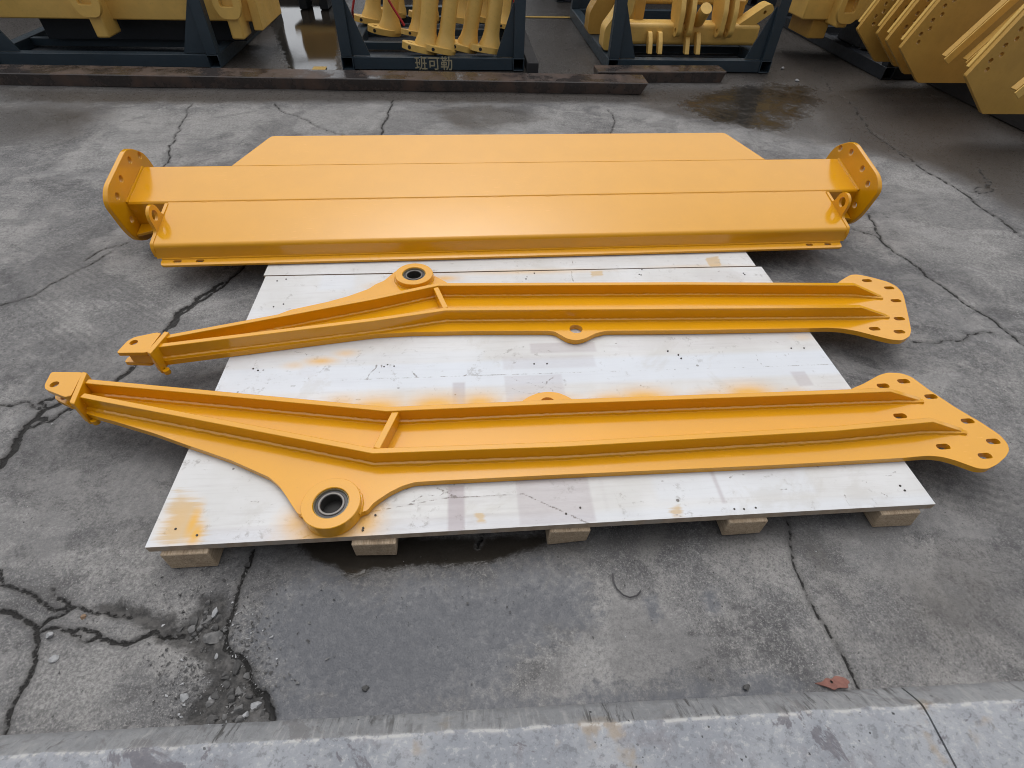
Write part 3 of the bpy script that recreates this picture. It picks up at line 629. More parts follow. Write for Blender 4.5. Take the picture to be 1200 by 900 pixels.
make_arm('yellow steel girder across the pallet middle, its bearing boss pointing back towards the box beam', P(620, 360, ZT).xy,
    [(180, 418), (192, 423), (270, 413), (360, 401.5), (440, 391.5), (480, 389.3), (560, 387.8), (640, 387.6), (650, 388.4), (656, 392), (665, 397), (675.5, 399), (686, 396.5), (698, 390.5), (710, 387.6), (800, 387), (950, 384.5), (970, 384), (987.5, 385), (1005, 388), (1030, 394.5), (1045, 398), (1057.5, 398.8), (1066, 394), (1068, 387.5), (1065, 372.5), (1060, 350), (1057.5, 342.5), (1050, 335), (1040, 330), (1020, 324.5), (1005, 321.5), (997.5, 321.8), (992, 324.5), (984, 329.5), (976, 330, ZR), (800, 329.2, ZR), (535, 330, ZR), (524, 331), (508, 322.5), (495, 315), (475, 314), (463, 318), (450, 329), (440, 333), (432, 338.5), (408, 347), (384, 353.6), (340, 363), (260, 377.5, ZR), (194, 390, ZR), (184, 396, ZR)],
    [(1016, 328.8), (1042, 337.3), (1050, 352.3), (1054, 373.4), (1025, 385.2), (1054, 388.7)],
    [[(192, 396.8), (440, 350.5), (513, 334.8), (800, 333.5), (1002.5, 334.5), (1034, 349.5)], [(184, 407), (440, 375.8), (522.5, 363.8), (800, 362), (1010, 360.5), (1041, 371.8)]],
    ((510.5, 336), (522, 360)), (485, 320.6), (675, 385.4), [(136, 413.5), (149, 399.5), (157, 395), (183, 389.5), (189, 389.8), (172, 413)], (156.6, 401.2), [(150, 418), (145.5, 424), (176, 425), (196, 402), (186, 402)], [(193, 388), (171.5, 412.5), (176, 414.5), (198, 389)], ((158, 404), (148, 412), (176, 414), (192, 394)))

# ------------------------------------------------------------------ box beam
def make_beam():
    th = rad(13); t = empty('box_beam', (0.0, 1.405, .0035), 'long wide yellow box beam with end flanges, lying behind the two arms', 'steel beam', rot=(th, 0, rad(1.0)))
    V, xh = .168, 1.645
    def sheet(bm, prof, xa, xb):
        ra = [bm.verts.new((xa, y, z)) for y, z in prof]; rb = [bm.verts.new((xb, y, z)) for y, z in prof]; n = len(prof)
        for i in range(n): bm.faces.new((ra[i], ra[(i+1) % n], rb[(i+1) % n], rb[i]))
        bm.faces.new(ra); bm.faces.new(rb[::-1])
    # front cover: pressed sheet, rounded bend, top plate
    pr = [(.064, .110)]
    for i in range(7):
        a = pi+(-pi/2)*i/6; pr.append((.104+.022*cos(a)*1.0, V-.022+.022*sin(a)))
    pr += [(.368, V), (.368, V-.008)]
    for i in range(7):
        a = pi/2+(pi/2)*i/6; pr.append((.104+.014*cos(a), V-.022+.014*sin(a)))
    pr += [(.073, .110)]
    bm = NB(); sheet(bm, pr, -xh+.003, xh-.003); build('front_cover', bm, YEL, t)
    # bottom flange with slots
    out = fillet([Vector(p) for p in ((-1.622, .022), (1.622, .022), (1.622, .25), (-1.622, .25))], [.02, .02, 0, 0], 4)
    hl = [slot((x, .047), .036, .014) for x in (-1.552, -1.455, 1.455, 1.552)]
    bm = NB(); prism(bm, out, hl, .096, .1085); build('flange', bm, YEL, t, .0025)
    bm = NB(); tube(bm, resample([(-1.62, .061, .1095), (1.62, .061, .1095)], .015), .0045, 6, .25); build('weld_bead', bm, YEL, t)
    bm = NB(); tube(bm, resample([(-1.64, .3695, V-.0033), (1.64, .3695, V-.0033)], .015), .0040, 6, .2); build('weld_bead', bm, YEL, t)
    # end plates with lifting eyes: outline in (y, z)
    for s in (-1, 1):
        mt = Matrix(((0, 0, 1, s*xh), (1, 0, 0, 0), (0, 1, 0, 0), (0, 0, 0, 1)))
        lug = [(.225+.048*cos(a), .215+.048*sin(a)) for a in np.linspace(-.05, pi+.05, 16)]
        o = [Vector(p) for p in ((.07, .1090), (.36, .1090), (.366, .172), (.285, .173), (.276, .185))]+[Vector(p) for p in lug]+[Vector(p) for p in ((.174, .185), (.165, .172), (.095, .171), (.078, .150))]
        bm = NB(); prism(bm, fillet(o, .008, 3), [circ((.225, .217), .024, 24)], -.007, .007, mt); build('end_plate', bm, YEL, t, .002)
    # square tube behind
    bm = NB(); sheet(bm, [(.3715, .03), (.640, .03), (.6415, V-.003), (.638, V), (.380, V), (.3715, V-.0075)], -1.832, 1.832); build('tube', bm, YEL, t, .003)
    # wing plate
    zt = V-.0005
    bm = NB(); o = fillet([Vector(p) for p in ((-1.402, .6425), (1.402, .6425), (1.247, .885), (-1.247, .885))], [0, 0, .02, .02], 4); prism(bm, o, [], zt-.012, zt); build('wing_plate', bm, YEL, t, .002)
    bm = NB(); tube(bm, resample([(-1.40, .6415, V-.0038), (1.40, .6415, V-.0038)], .015), .0046, 6, .2); build('weld_bead', bm, YEL, t)
    bm = NB(); sheet(bm, [(.6425, .06), (.80, .13), (.80, zt-.0125), (.6425, zt-.0125)], -1.20, 1.20); build('wing_web', bm, YEL, t, .003)
    # end flanges
    for s in (-1, 1):
        mt = Matrix(((0, 0, 1, s*1.841), (1, 0, 0, 0), (0, 1, 0, 0), (0, 0, 0, 1)))
        o = [Vector(p) for p in ((.262, .250), (.330, .288), (.62, .288), (.722, .190), (.735, .075), (.640, -.015), (.50, -.058), (.37, -.056), (.285, .015), (.262, .09))]
        hs = [circ(p, .0155, 20) for p in ((.675, .205), (.585, .243), (.447, .243), (.352, .222), (.338, .100), (.40, -.01), (.62, .03), (.69, .11))]
        bm = NB(); prism(bm, fillet(o, .05, 5), hs, -.011, .011, mt); build('end_flange', bm, YEL, t, .003)
        bm = NB(); x = s*1.8265
        tube(bm, resample([(x, .374, V+.001), (x, .636, V+.001)], .012), .006, 6, .2); build('weld_bead', bm, YEL, t)
        bm = NB(); g = [Vector(p) for p in ((.30, .0), (.37, .0), (.37, .022), (.345, .03))]
        prism(bm, [Vector((s*1.70, .345)), Vector((s*1.829, .295)), Vector((s*1.829, .3705)), Vector((s*1.70, .3705))][::s], [], .030, .045); build('gusset', bm, YEL, t, .003)
make_beam()

# ------------------------------------------------------------------ steel bars and small things on the ground
def flat_bar(name, label, cat, a, b, depth, h, m, cut=.0):
    a, b = Vector(a), Vector(b); d = (b-a).normalized(); t = empty(name, a, label, cat, rot=(0, 0, math.atan2(d.y, d.x))); L = (b-a).length
    bm = NB(); n = 40
    pr = [(0, 0), (0, h*.93), (.006, h), (depth, h), (depth, 0)]
    rows = []
    for i in range(n+1):
        u = L*i/n; k = 1 if 0 < i < n else 0
        rows.append([bm.verts.new((u+(cut*(z/h) if i == n else (-cut*.4*(z/h) if i == 0 else 0)), y+.003*noise.noise((u*1.5, y, 5)), z+(.002*noise.noise((u*2, y*3, 1)) if z > 0 else 0))) for y, z in pr])
    for p, q in zip(rows, rows[1:]):
        for i in range(5): bm.faces.new((p[i], p[(i+1) % 5], q[(i+1) % 5], q[i]))
    bm.faces.new(rows[0]); bm.faces.new(rows[-1][::-1])
    o = build(name, bm, m); o.matrix_world = t.matrix_world; o.location = t.location; o.rotation_euler = t.rotation_euler
    for k_ in ('label', 'category'): o[k_] = t[k_]
    bpy.data.objects.remove(t); o.name = name
    return o
flat_bar('steel_bar', 'long rusty flat steel bar lying across the ground in front of the blue racks', 'steel bar', (-5.2, 4.34, 0), (1.30, 4.15, 0), .24, .088, RUST, .05)
flat_bar('steel_bar', 'short rusty steel bar lying in front of the right blue rack', 'steel bar', (.985, 4.47, .0), (2.15, 4.50, .0), .20, .09, RUST, .03)
TIMB = wood('black oily timber', (.012, .012, .013), (.030, .029, .03), (14, 1, 14))
bm = NB(); bar(bm, P(624.5, 80, .045), P(608, 35, .045), .105, .085); o = build('timber_block', bm, TIMB, None, .005); tag(o, 'black timber beam lying on the wet floor between the middle and right racks', 'timber')
# paint marks
bm = NB(); box(bm, .3, 1.25, 7.10, 7.17, .001, .004); tag(build('floor_marking', bm, MARK), kind='structure')
bm = NB(); c = P(374, 81); box(bm, c.x-.06, c.x+.06, c.y-.07, c.y+.07, .001, .004); tag(build('floor_marking', bm, MARK), kind='structure')

def stone(name, px, py, r, label, mat, group=None, seed=0, flat=.7, zoff=0.):
    c = P(px, py, 0); bm = NB(); bmesh.ops.create_icosphere(bm, subdivisions=2, radius=r)
    rs = random.Random(seed); ax = [rs.uniform(.75, 1.25) for _ in range(3)]
    pl = [Vector((rs.gauss(0, 1), rs.gauss(0, 1), rs.gauss(0, .8))).normalized() for _ in range(9)]; dd = [rs.uniform(.42, .75)*r for _ in pl]
    for v in bm.verts:
        for n_, d_ in zip(pl, dd):
            k = v.co.dot(n_)-d_
            if k > 0: v.co -= n_*k
        v.co += Vector((noise.noise(v.co*40+Vector((seed, 0, 0))), noise.noise(v.co*40+Vector((0, seed, 0))), 0))*r*.12
        v.co.x *= ax[0]; v.co.y *= ax[1]; v.co.z *= ax[2]*flat
    mz = min(v.co.z for v in bm.verts); bmesh.ops.translate(bm, vec=(0, 0, -mz), verts=bm.verts)
    bmesh.ops.rotate(bm, matrix=Matrix.Rotation(rs.uniform(0, 6), 3, 'Z'), verts=bm.verts)
    o = build(name, bm, mat, None, 0, (0, 0, 0), 22); o.location = (c.x, c.y, zoff-.003); tag(o, label, 'stone', group)
    return o
GR = 'rubble in the broken concrete'
Z0 = -.022
for i, (px, py, r, lab, m, zo) in enumerate((
    (246, 744, .030, 'largest grey concrete lump in the broken patch by the pallet corner', 0, Z0), (250, 715, .016, 'pale angular chip at the top of the broken patch', 1, Z0), (235, 726, .017, 'grey chip just left of the topmost pale chip', 0, Z0), (260, 734, .019, 'dark grey chip beside the crack edge, right of the big lump', 2, Z0),
    (191, 751, .017, 'rounded grey stone on the left tongue of the broken patch', 0, Z0), (222, 736, .016, 'grey chip left of the big lump', 0, Z0), (64, 771, .014, 'pale blue-grey stone lying alone on the concrete at the far left', 1, 0), (215, 817, .017, 'pale long chip left of the rubble near the kerb', 1, -.005), (245, 818, .017, 'white angular chip among the rubble near the kerb', 1, Z0), (297, 824, .021, 'brightest white angular stone close to the kerb', 1, Z0), (284, 838, .016, 'upright pale sliver of stone against the kerb', 1, Z0),
    (279, 827, .013, 'grey chip left of the brightest white stone', 0, Z0), (277, 810, .014, 'pale grey chip above the brightest white stone', 0, Z0), (250, 766, .013, 'pale chip just below the big lump', 1, Z0), (230, 765, .009, 'small pale chip on the lower left of the big lump', 1, Z0), (98, 723, .008, 'small orange-brown pebble beside the left crack', 3, 0), (59, 745, .012, 'pale flat chip in the left crack', 1, 0), (275, 780, .020, 'dark lump in the middle of the rubble', 2, Z0), (262, 800, .017, 'dark clod below the middle lump of the rubble', 2, Z0), (243, 845, .022, 'dark flat lump against the kerb at the left of the rubble', 2, Z0),
    (290, 662, .011, 'dark pebble sitting in the crack below the pallet corner', 2, -.004), (429, 806, .010, 'small dark round pebble on the wet concrete', 2, 0), (875, 806, .013, 'dark rounded pebble beside the kerb', 2, 0), (917, 81, .022, 'white stone chip near the foot of the right rack', 1, 0), (934, 95, .024, 'white triangular stone chip on the dark wet floor', 1, 0))):
    stone('stone', px, py, r*(.82 if r > .012 else 1), lab, STONE[m], GR if zo == Z0 else None, i, .7, zo)
poly = [(238, 702), (262, 698), (266, 726), (260, 748), (272, 772), (288, 786), (296, 806), (312, 828), (314, 842), (222, 848), (238, 822), (250, 798), (238, 772), (190, 748), (210, 732)]
def inpoly(x, y):
    f = False
    for i in range(len(poly)):
        a, b = poly[i], poly[i-1]
        if (a[1] > y) != (b[1] > y) and x < (b[0]-a[0])*(y-a[1])/(b[1]-a[1])+a[0]: f = not f
    return f
k = 0; rs = random.Random(5)
while k < 120:
    x, y = rs.uniform(185, 318), rs.uniform(695, 850)
    if not inpoly(x, y): continue
    stone('stone', x, y, rs.choice((.004, .005, .006, .008, .010, .013)), 'small dark or grey concrete crumb in the broken patch by the kerb', STONE[rs.choice((0, 2, 2, 0, 2))], 'crumbs in the broken patch', 100+k, .75, Z0); k += 1
# grit: nobody could count it
def make_grit():
    bm = NB(); rs = random.Random(11)
    def chip(x, y, z, r):
        vs = [bm.verts.new((x+rs.uniform(-r, r), y+rs.uniform(-r, r), z+rs.uniform(0, r*.9))) for _ in range(4)]
        for f in ((0, 1, 2), (0, 2, 3), (0, 3, 1), (1, 3, 2)): bm.faces.new([vs[i] for i in f])
    for _ in range(2600):
        x, y = rs.uniform(-2.3, 2.2), rs.uniform(-.40, 1.3)
        if -1.16 < x < 1.16 and -.02 < y < 1.32: continue
        chip(x, y, -.001, rs.choice((.0015, .002, .0025, .003, .0045)))
    for _ in range(1500):
        x, y = rs.gauss(255, 38), rs.gauss(775, 55); p = P(x, y)
        if y > 850: continue
        chip(p.x, p.y, -.02 if inpoly(x, y) else 0, rs.choice((.002, .003, .004, .006)))
    o = build('grit', bm, [STONE[0], STONE[1], STONE[2]], None, 0, (0, 0, 0), 10); o['kind'] = 'stuff'
    mi = np.repeat(np.array([rs.choice((0, 0, 0, 0, 1, 2, 2, 2, 2, 2, 2, 2)) for _ in range(len(o.data.polygons)//4)], np.int32), 4); o.data.polygons.foreach_set('material_index', mi)
make_grit()
# bent black wire and a rusty flake
bm = NB(); pts = [(718, 672), (719, 682), (723, 690), (730, 697), (738, 700), (746, 698), (751, 692)]
tube(bm, resample([P(x, y, .004) for x, y in pts], .006), .0022, 8); tag(build('bent_wire', bm, RUBBER), 'bent piece of black wire lying on the concrete in front of the pallet', 'wire')
bm = NB(); o_ = [P(x, y, .0).xy for x, y in ((952, 802), (962, 800), (966, 795), (974, 796), (978, 792), (988, 795), (994, 801), (990, 804), (992, 808), (981, 807), (976, 810), (968, 806), (962, 804))]
prism(bm, fillet(o_, .004, 2), [circ(P(973, 800).xy, .004, 8)], 0, .005)
for v in bm.verts: v.co.z += .012*noise.noise(v.co*28)+.004
tag(build('rusty_flake', bm, stonemat('rust flake', (.17, .075, .06), (.24, .11, .085)), None, .002), 'reddish brown rusty flake lying beside the kerb', 'flake')

# ------------------------------------------------------------------ blue racks
def make_rack(x0, x1, y0, y1, label, m=BLUE, H=1.25, group='blue steel racks', lettering=None, gus=.16):
    s = .105; t = empty('storage_rack', ((x0+x1)/2, y0, 0), label, 'rack', group); off = tuple(t.location)
    def B(nm, fn, bev=.003): bm = NB(); fn(bm); return build(nm, bm, m, t, bev, off)
    zc = s/2+.001
    for x in (x0+s/2, x1-s/2): B('side_rail', lambda bm: hollow(bm, (x, y0, zc), (x, y1, zc), s))
    B('front_rail', lambda bm: box(bm, x0+s+.002, x1-s-.002, y0+.012, y0+.012+s-.01, .004, s-.002))
    B('rear_rail', lambda bm: box(bm, x0+s+.002, x1-s-.002, y1-s, y1-.01, .004, s-.002))
    for i in range(3):
        yy = y0+(y1-y0)*(i+1)/4; B('cross_bar', lambda bm: box(bm, x0+s+.002, x1-s-.002, yy-.03, yy+.03, .035, s-.006))
    bm = NB(); box(bm, x0+s+.004, x1-s-.004, y0+s+.01, y1-s-.002, .012, .02); build('shade_sheet', bm, DARKBLUE, t, 0, off)  # dark sheet added to paint the shade inside the rack
    for yy in (y0+.05, y1-.05):
        for x, sg in ((x0+s/2, 1), (x1-s/2, -1)):
            B('post', lambda bm: box(bm, x-s/2+.004, x+s/2-.004, yy-.045, yy+.045, s+.002, H))
            bm = NB(); mt = Matrix(((1, 0, 0, 0), (0, 0, 1, yy), (0, 1, 0, 0), (0, 0, 0, 1)))
            e = x+sg*(s/2-.003); prism(bm, [Vector((e, s+.003)), Vector((e+sg*gus, s+.003)), Vector((e+sg*.01, s+.42)), Vector((e, s+.42))][::sg], [], -.008, .008, mt); build('gusset', bm, m, t, .001, off)
    for yy in (y0+.05, y1-.05): B('top_rail', lambda bm: box(bm, x0, x1, yy-.045, yy+.045, H+.001, H+.09))
    for x in (x0+s/2, x1-s/2): B('top_side_rail', lambda bm: box(bm, x-.045, x+.045, y0+.098, y1-.098, H+.001, H+.09))
    if lettering:
        cu = bpy.data.curves.new('lettering', 'FONT'); cu.body = lettering; cu.size = .118; cu.align_x = 'CENTER'; cu.extrude = .0008; cu.offset = .0012; cu.space_character = 1.0
        tmp = bpy.data.objects.new('tmp', cu); COL.objects.link(tmp); bpy.context.view_layer.update()
        me = bpy.data.meshes.new_from_object(tmp.evaluated_get(bpy.context.evaluated_depsgraph_get())); bpy.data.objects.remove(tmp)
        me.materials.clear(); me.materials.append(LET); o = bpy.data.objects.new('lettering', me); COL.objects.link(o); o.parent = t
        c = W(508.5, 76, y0); o.rotation_euler = (pi/2, 0, 0); o.location = (c.x-off[0], .0105, .014)
    return t
YR = 4.80
make_rack(-1.345, .335, YR, 7.15, 'dark blue middle rack full of upright yellow rods, with lettering on its front rail', lettering='班可勒')
make_rack(1.135, 2.745, YR, 7.15, 'dark blue steel rack on the right holding a yellow axle beam')
make_rack(-4.42, -2.43, YR+.02, 7.15, 'dark blue steel rack on the left under a long yellow box section', gus=.2)
make_rack(3.80, 5.6, 4.62, 6.95, 'black steel rack at the right edge behind the row of hanging yellow plates', DARKBLUE, group=None)
for x0, lab in ((-3.6, 'dark rack far behind the left blue rack'), (-1.2, 'dark rack far behind the middle blue rack'), (1.1, 'dark rack far behind the right blue rack'), (3.9, 'dark rack far behind the black rack on the right')):
    make_rack(x0, x0+1.7, 8.1, 10.2, lab, DARKBLUE, group='dark racks of the second row')

# middle rack: rods
def make_rod():
    t = empty('steel_rod', (0, 0, 0), 'x', 'steel rod', 'yellow rods standing in the middle rack')
    bm = NB(); o = fillet([Vector(p) for p in ((-.19, -.10), (-.10, -.155), (.06, -.13), (.135, -.03), (.12, .10), (.0, .13), (-.12, .05), (-.20, -.03))], .05, 4)
    prism(bm, o, [circ((-.125, -.055), .022, 14)], 0, .055); build('foot', bm, PALE, t, .012, seg=3)
    bm = NB(); lathe(bm, (.02, 0), [(.0001, .03), (.118, .03), (.110, .075), (.090, .12), (.078, .18), (.075, .30), (.075, 1.0), (.0001, 1.0)], 28); build('shaft', bm, PALE, t, 0, smooth=50)
    bm = NB(); lathe(bm, (0, 0), [(.0001, -.004), (.016, -.004), (.016, .02), (.0001, .02)], 12); pl = build('plug', bm, HOLE, t); pl.location = (-.105, -.145, .027); pl.rotation_euler = (-pi/2, 0, rad(-28))
    bm = NB(); lathe(bm, (.02, 0), [(.0001, 1.001), (.10, 1.001), (.115, 1.02), (.115, 1.09), (.10, 1.11), (.0001, 1.11)], 28); build('cap', bm, PALE, t)
    return t
rod0 = make_rod()
rods = [((497, 60), .11, 'front-row yellow rod at the left end of the front row, largest foot'), ((519, 61), .11, 'front-row yellow rod second from the left in the middle rack'), ((545, 58), .115, 'front-row yellow rod third from the left in the middle rack'), ((571, 61), .11, 'front-row yellow rod at the right end of the middle rack'),
        ((434, 27), .11, 'back-left yellow rod standing beside the left post of the middle rack'), ((455, 39), .11, 'yellow rod second from the left post, set back in the middle rack'), ((487, 42), .11, 'yellow rod half hidden behind the leftmost front-row rod'), ((587, 33), .11, 'yellow rod at the rear right, beside the right post of the middle rack'),
        ((462, 18), .11, 'farthest yellow rod at the back of the middle rack, second from the left'), ((500, 24), .11, 'yellow rod at the back of the middle rack, seen between the front-row rods'), ((538, 26), .11, 'yellow rod at the back of the middle rack, right of its centre'), ((563, 24), .11, 'yellow rod at the back of the middle rack, left of the rear right one')]
for i, (p, z, lab) in enumerate(rods):
    o = rod0 if i == 0 else copy_tree(rod0); q = P(*p, z); o.location = q; o['label'] = lab
    o.rotation_euler = (rad(-6+2*(i % 3)), rad(9+(i*37 % 5)), rad((-12, 2, -4, 8, 10, -8, 15, 30, 5, -10, 12, 0)[i]))
    o.scale = (.92, .92, .92) if i in (1, 2, 3) else ((.8,)*3 if i in (6, 7) else (1, 1, 1))
# below the rods: the dark sheet added as rack shade
for nm, pts, lab in (('strap', [W(416, -8, 5.2), W(413, 12, 5.2), P(414, 24, .2)], 'red strap hanging beside the left post of the middle rack'), ('strap', [W(452, -6, 5.0), W(460, 8, 5.0), W(474, 30, 5.0)], 'thin red cord slanting across the rods of the middle rack'), ('strap', [W(603, -8, 4.98), W(602, 18, 4.98)], 'red strap against the right post of the middle rack')):
    bm = NB(); tube(bm, resample(pts, .03), .011, 6); tag(build(nm, bm, RED), lab, 'strap', 'red straps of the middle rack')

# left rack: long yellow box section with clevis brackets
def clevis(bm_name, x, y, z0, t, off, zr):
    """bracket: a ring head on the front end of a stout block"""
    bm = NB(); box(bm, x-.055, x+.055, y, y+.24, z0, zr+.20); build('bracket', bm, PALE, t, .015, off)
    mt = Matrix(((1, 0, 0, 0), (0, 0, 1, y-.0455), (0, 1, 0, 0), (0, 0, 0, 1))); bm = NB()
    o = fillet([Vector(p) for p in ((x-.115, zr+.24), (x-.115, zr+.05), (x-.07, zr-.03), (x+.07, zr-.03), (x+.115, zr+.05), (x+.115, zr+.24))], .05, 5)
    prism(bm, o, [fillet([Vector(p) for p in ((x-.06, zr+.06), (x+.05, zr+.06), (x+.05, zr+.17), (x-.06, zr+.17))], .015, 3)], 0, .045, mt); build('eye_plate', bm, PALE, t, .01, off)
def left_section():
    t = empty('box_section', (-3.3, 5.15, .11), 'long yellow box section with two eye brackets, lying in the left rack', 'steel section'); off = tuple(t.location)
    bm = NB(); box(bm, -4.30, -2.13, 5.10, 5.75, .305, .95); build('body', bm, PALE, t, .012, off)
    bm = NB(); box(bm, -2.128, -2.05, 5.06, 5.80, .245, 1.0); build('end_plate', bm, PALE, t, .008, off)
    bm = NB(); box(bm, -4.1, -2.3, 5.3, 5.7, .108, .303); build('underside_web', bm, DARKBLUE, t, .005, off)
    for x in (-3.40, -2.245): clevis('b', x, 4.93, .20, t, off, .39)
left_section()
def behind_left():
    t = empty('yellow_part', (-1.95, 7.4, 0), 'small yellow bracket standing behind the left and middle racks', 'steel part'); off = tuple(t.location)
    bm = NB(); box(bm, -2.35, -1.80, 7.3, 7.7, .16, .22); build('base', bm, PALE, t, .008, off)
    bm = NB(); box(bm, -2.30, -1.85, 7.35, 7.65, .222, .60); build('block', bm, PALED, t, .01, off)
    bm = NB(); box(bm, -2.25, -2.15, 7.35, 7.65, .002, .158); box(bm, -2.0, -1.9, 7.35, 7.65, .002, .158); build('feet', bm, DARKBLUE, t, .01, off)
behind_left()

# right rack: axle beam with hanger plates
def axle():
    t = empty('axle_beam', (2.05, 5.2, .11), 'yellow axle beam with paired hanger plates, lying in the right rack', 'axle'); off = tuple(t.location)
    bm = NB(); box(bm, 1.36, 2.70, 5.14, 5.36, .150, .330); build('beam', bm, PALE, t, .035, off, seg=4)
    YZ = lambda x: Matrix(((0, 0, 1, x), (1, 0, 0, 0), (0, 1, 0, 0), (0, 0, 0, 1)))
    def plate(x, th=.045, top=.75):
        bm = NB(); o = fillet([Vector(p) for p in ((5.02, .28), (5.06, .235), (5.13, .235), (5.30, .36), (5.42, top), (5.18, top), (5.03, .45))], .035, 5)
        prism(bm, o, [circ((5.085, .285), .022, 16)], -th/2, th/2, YZ(x)); build('hanger_plate', bm, PALE, t, .006, off)
    for x in (1.84, 1.945, 2.255, 2.355): plate(x)
    for x in (1.86, 2.31):
        bm = NB(); box(bm, x+.03, x+.032+.04, 5.15, 5.30, .34, .72); build('web', bm, PALED, t, .004, off)
    bm = NB(); tube(bm, [(2.05, 5.02, .48), (2.05, 5.14, .36), (2.06, 5.25, .33)], .055, 12); build('pin_boss', bm, PALE, t, 0, off, 50)
    for x in (1.58, 1.68, 1.95, 2.06):       # lower hooks
        bm = NB(); o = fillet([Vector(p) for p in ((4.98, .108), (5.05, .108), (5.10, .19), (5.145, .24), (5.145, .27), (5.09, .27), (5.03, .20))], .012, 3)
        prism(bm, o, [], -.02, .02, YZ(x)); build('hook', bm, PALE, t, .004, off)
    bm = NB(); mt = Matrix(((1, 0, 0, 0), (0, 0, 1, 5.16), (0, 1, 0, 0), (0, 0, 0, 1)))
    prism(bm, fillet([Vector(p) for p in ((2.46, .32), (2.60, .30), (2.79, .44), (2.75, .50), (2.70, .49))], .03, 5), [circ((2.70, .43), .016, 14)], 0, .16, mt); build('end_arm', bm, PALE, t, .008, off)
    bm = NB(); mt = Matrix(((1, 0, 0, 0), (0, 0, 1, 5.05), (0, 1, 0, 0), (0, 0, 0, 1)))
    prism(bm, fillet([Vector(p) for p in ((1.12, .125), (1.26, .12), (1.31, .22), (1.30, .34), (1.36, .42), (1.38, .62), (1.27, .62), (1.22, .44), (1.12, .30))], .035, 5), [], 0, .20, mt); build('swan_neck', bm, PALE, t, .02, off, seg=3)
    bm = NB(); box(bm, 1.36, 2.72, 5.62, 5.90, .40, .66); build('rear_beam', bm, PALE, t, .03, off, seg=3)
    for x in (1.5, 2.5):
        bm = NB(); box(bm, x-.05, x+.05, 5.30, 5.60, .30, .50); build('link', bm, PALED, t, .01, off)
        bm = NB(); box(bm, x-.04, x+.04, 5.65, 5.85, .10, .40); build('leg', bm, PALED, t, .01, off)
axle()
bm = NB(); mt = Matrix(((1, 0, 0, 0), (0, 0, 1, 5.75), (0, 1, 0, 0), (0, 0, 0, 1)))
prism(bm, fillet([Vector(p) for p in ((1.10, .11), (1.26, .11), (1.34, .30), (1.40, .50), (1.42, .75), (1.24, .75), (1.20, .48), (1.10, .30))], .04, 5), [], 0, .22, mt)
tag(build('swan_neck', bm, PALED, None, .02), 'second yellow bent arm behind the left post of the right rack', 'steel arm')

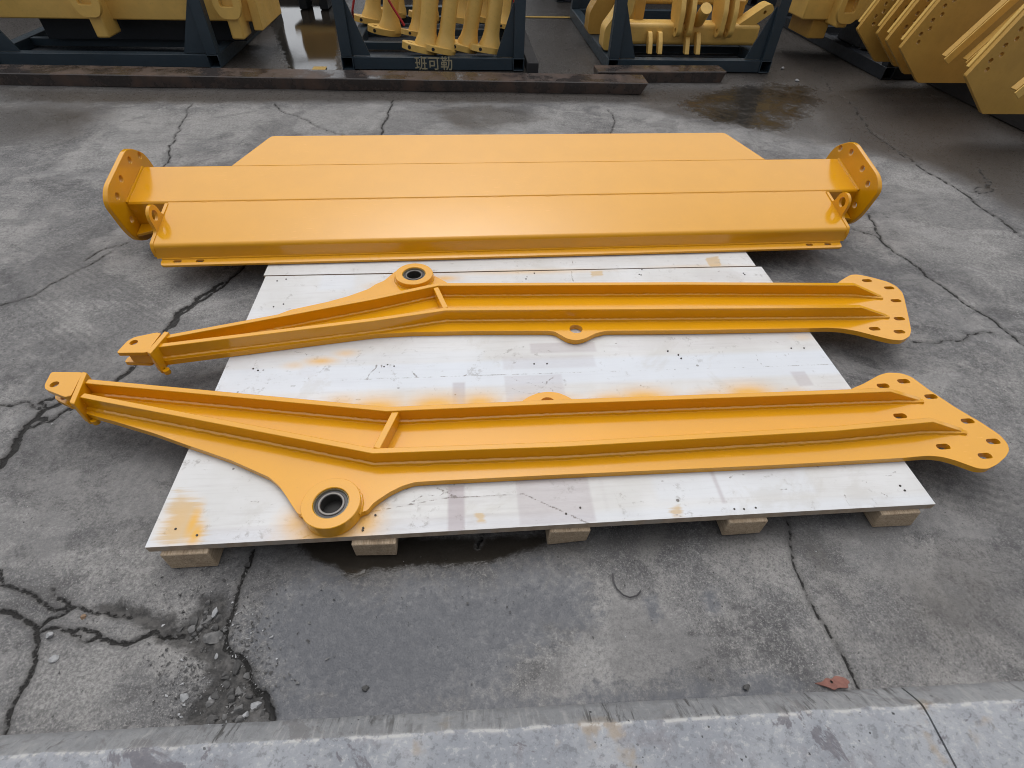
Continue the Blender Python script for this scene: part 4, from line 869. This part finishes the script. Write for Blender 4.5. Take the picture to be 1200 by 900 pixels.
# right edge: row of plates
def make_plates():
    GRP = 'yellow blade plates hung in a row at the right edge'
    zL = .43
    base = P(1055, 57, zL)
    def plate(px, py, label, wd=1.15):
        L = P(px, py, zL); t = empty('blade_plate', (L.x, L.y, 0), label, 'blade plate', GRP)
        mt = Matrix(((1, 0, 0, 0), (0, 0, 1, 0), (0, 1, 0, zL), (0, 0, 0, 1)))
        o = [Vector(p) for p in ((0, 0), (.30, -.245), (wd, -.245), (wd+.1, .75), (.32, .75), (.02, .05))]
        hs = []
        for i in range(7):
            q = Vector((.115, .10))+Vector((.043, .097))*i*.95; hs += [circ(q, .016, 12), circ(q+Vector((.012, -.055)), .016, 12)]
        bm = NB(); prism(bm, fillet(o, .012, 3), hs, 0, .035, mt); build('plate', bm, PALED, t, .004)
        bm = NB(); mt2 = Matrix(((1, 0, 0, 0), (0, 0, 1, .0365), (0, 1, 0, zL), (0, 0, 0, 1)))
        prism(bm, [Vector((.01, .05)), Vector((.30, .72)), Vector((.36, .72)), Vector((.07, .03))], [], 0, .03, mt2); build('backing_strip', bm, PALE, t, .004)
        return t
    plate(1005, 35, 'rearmost yellow plate of the hanging row, farthest to the left')
    plate(1028, 40, 'yellow plate second from the rear of the hanging row')
    plate(1039, 48, 'yellow plate third from the rear of the hanging row, partly behind the large one')
    plate(1055, 57, 'large yellow plate in front of the rear three, its lower edge in full view')
    plate(1132, 90, 'frontmost large yellow plate at the right edge, hanging lowest')
    def strip(px, py, label):
        L = P(px, py, .46); t = empty('blade_strip', (L.x, L.y, 0), label, 'blade strip', 'narrow yellow strips between the plates'); d = Vector((.42, 0, .62)).normalized(); a = Vector((0, 0, .46))
        bm = NB(); bar(bm, a, a+d*1.0, .05, .014, Vector((0, 1, 0)).cross(d)); build('web', bm, PALED, t, .003)
        bm = NB(); bar(bm, a+Vector((.012, -.032, -.028)), a+Vector((.012, -.032, -.028))+d*1.0, .010, .06, Vector((0, 1, 0)).cross(d)); build('lip', bm, PALE, t, .003)
        return t
    strip(1106, 66, 'narrow yellow strip just in front of the large rear plate')
    strip(1131, 70, 'narrow yellow strip close behind the frontmost plate')
    strip(1188, 105, 'narrow yellow strip cut by the right border, in front of the frontmost plate')
    # bearers they stand on
    for i, (x, lab) in enumerate(((4.25, 'black timber bearer under the hanging plates, left one'), (4.75, 'black timber bearer under the hanging plates, right one'))):
        bm = NB(); box(bm, x-.05, x+.05, 2.6, 4.55, .001, .182); tag(build('timber_bearer', bm, TIMB, None, .005), lab, 'timber', 'bearers under the plates')
make_plates()
def corner_section():
    t = empty('box_section', (3.45, 5.3, 0), 'yellow bracketed box section above the black rack rail, left of the plates', 'steel section'); off = tuple(t.location)
    bm = NB(); box(bm, 3.15, 4.6, 5.25, 5.8, .36, .9); build('body', bm, PALE, t, .012, off)
    bm = NB(); box(bm, 3.30, 3.48, 5.30, 5.75, .19, .358); build('foot', bm, PALED, t, .01, off)
    bm = NB(); box(bm, 3.9, 4.5, 5.3, 5.75, .107, .358); build('underside_web', bm, DARKBLUE, t, .01, off)
    clevis('b', 3.47, 5.07, .33, t, off, .40)
corner_section()

# ------------------------------------------------------------------ unseen open shed, added to shade the racks and darken reflections
def shed():
    t = empty('shade_shed', (3, 11, 0), 'unseen grey shed added behind the racks for shade and dark reflections', 'shed'); off = tuple(t.location)
    m = paint('grey sheet cladding', (.10, .105, .11), .6, .4, (.05, .05, .05), .1)
    bm = NB(); box(bm, -14, 22, 9.4, 20, 5.0, 5.15); build('roof', bm, m, t, 0, off)
    bm = NB(); box(bm, 1.2, 22, 15.8, 16, .001, 4.99); build('back_wall', bm, m, t, 0, off)
    bm = NB(); box(bm, -14, -8, 15.8, 16, .001, 4.99); build('back_wall', bm, m, t, 0, off)
    for x in (-13.8, -8.1, 1.3, 9, 21.8):
        for y in (9.55, 15.6):
            bm = NB(); box(bm, x-.1, x+.1, y-.1, y+.1, .001, 4.99); build('post', bm, DARKBLUE, t, 0, off)
shed()

# ------------------------------------------------------------------ unseen building added behind the camera to darken faces turned towards it
def add_shade_building():
    t = empty('shade_building', (0, -3.6, 0), 'unseen grey building added behind the kerb to shade the near faces', 'building'); off = tuple(t.location)
    m = paint('grey render wall', (.22, .22, .22), .8, .4, (.1, .1, .1), .1)
    bm = NB(); box(bm, -16, 16, -4.4, -4.1, .05, 3.6); build('wall', bm, m, t, 0, off)
    bm = NB(); box(bm, -16.2, 16.2, -4.7, -3.8, 3.605, 3.75); build('roof_edge', bm, m, t, 0, off)
add_shade_building()
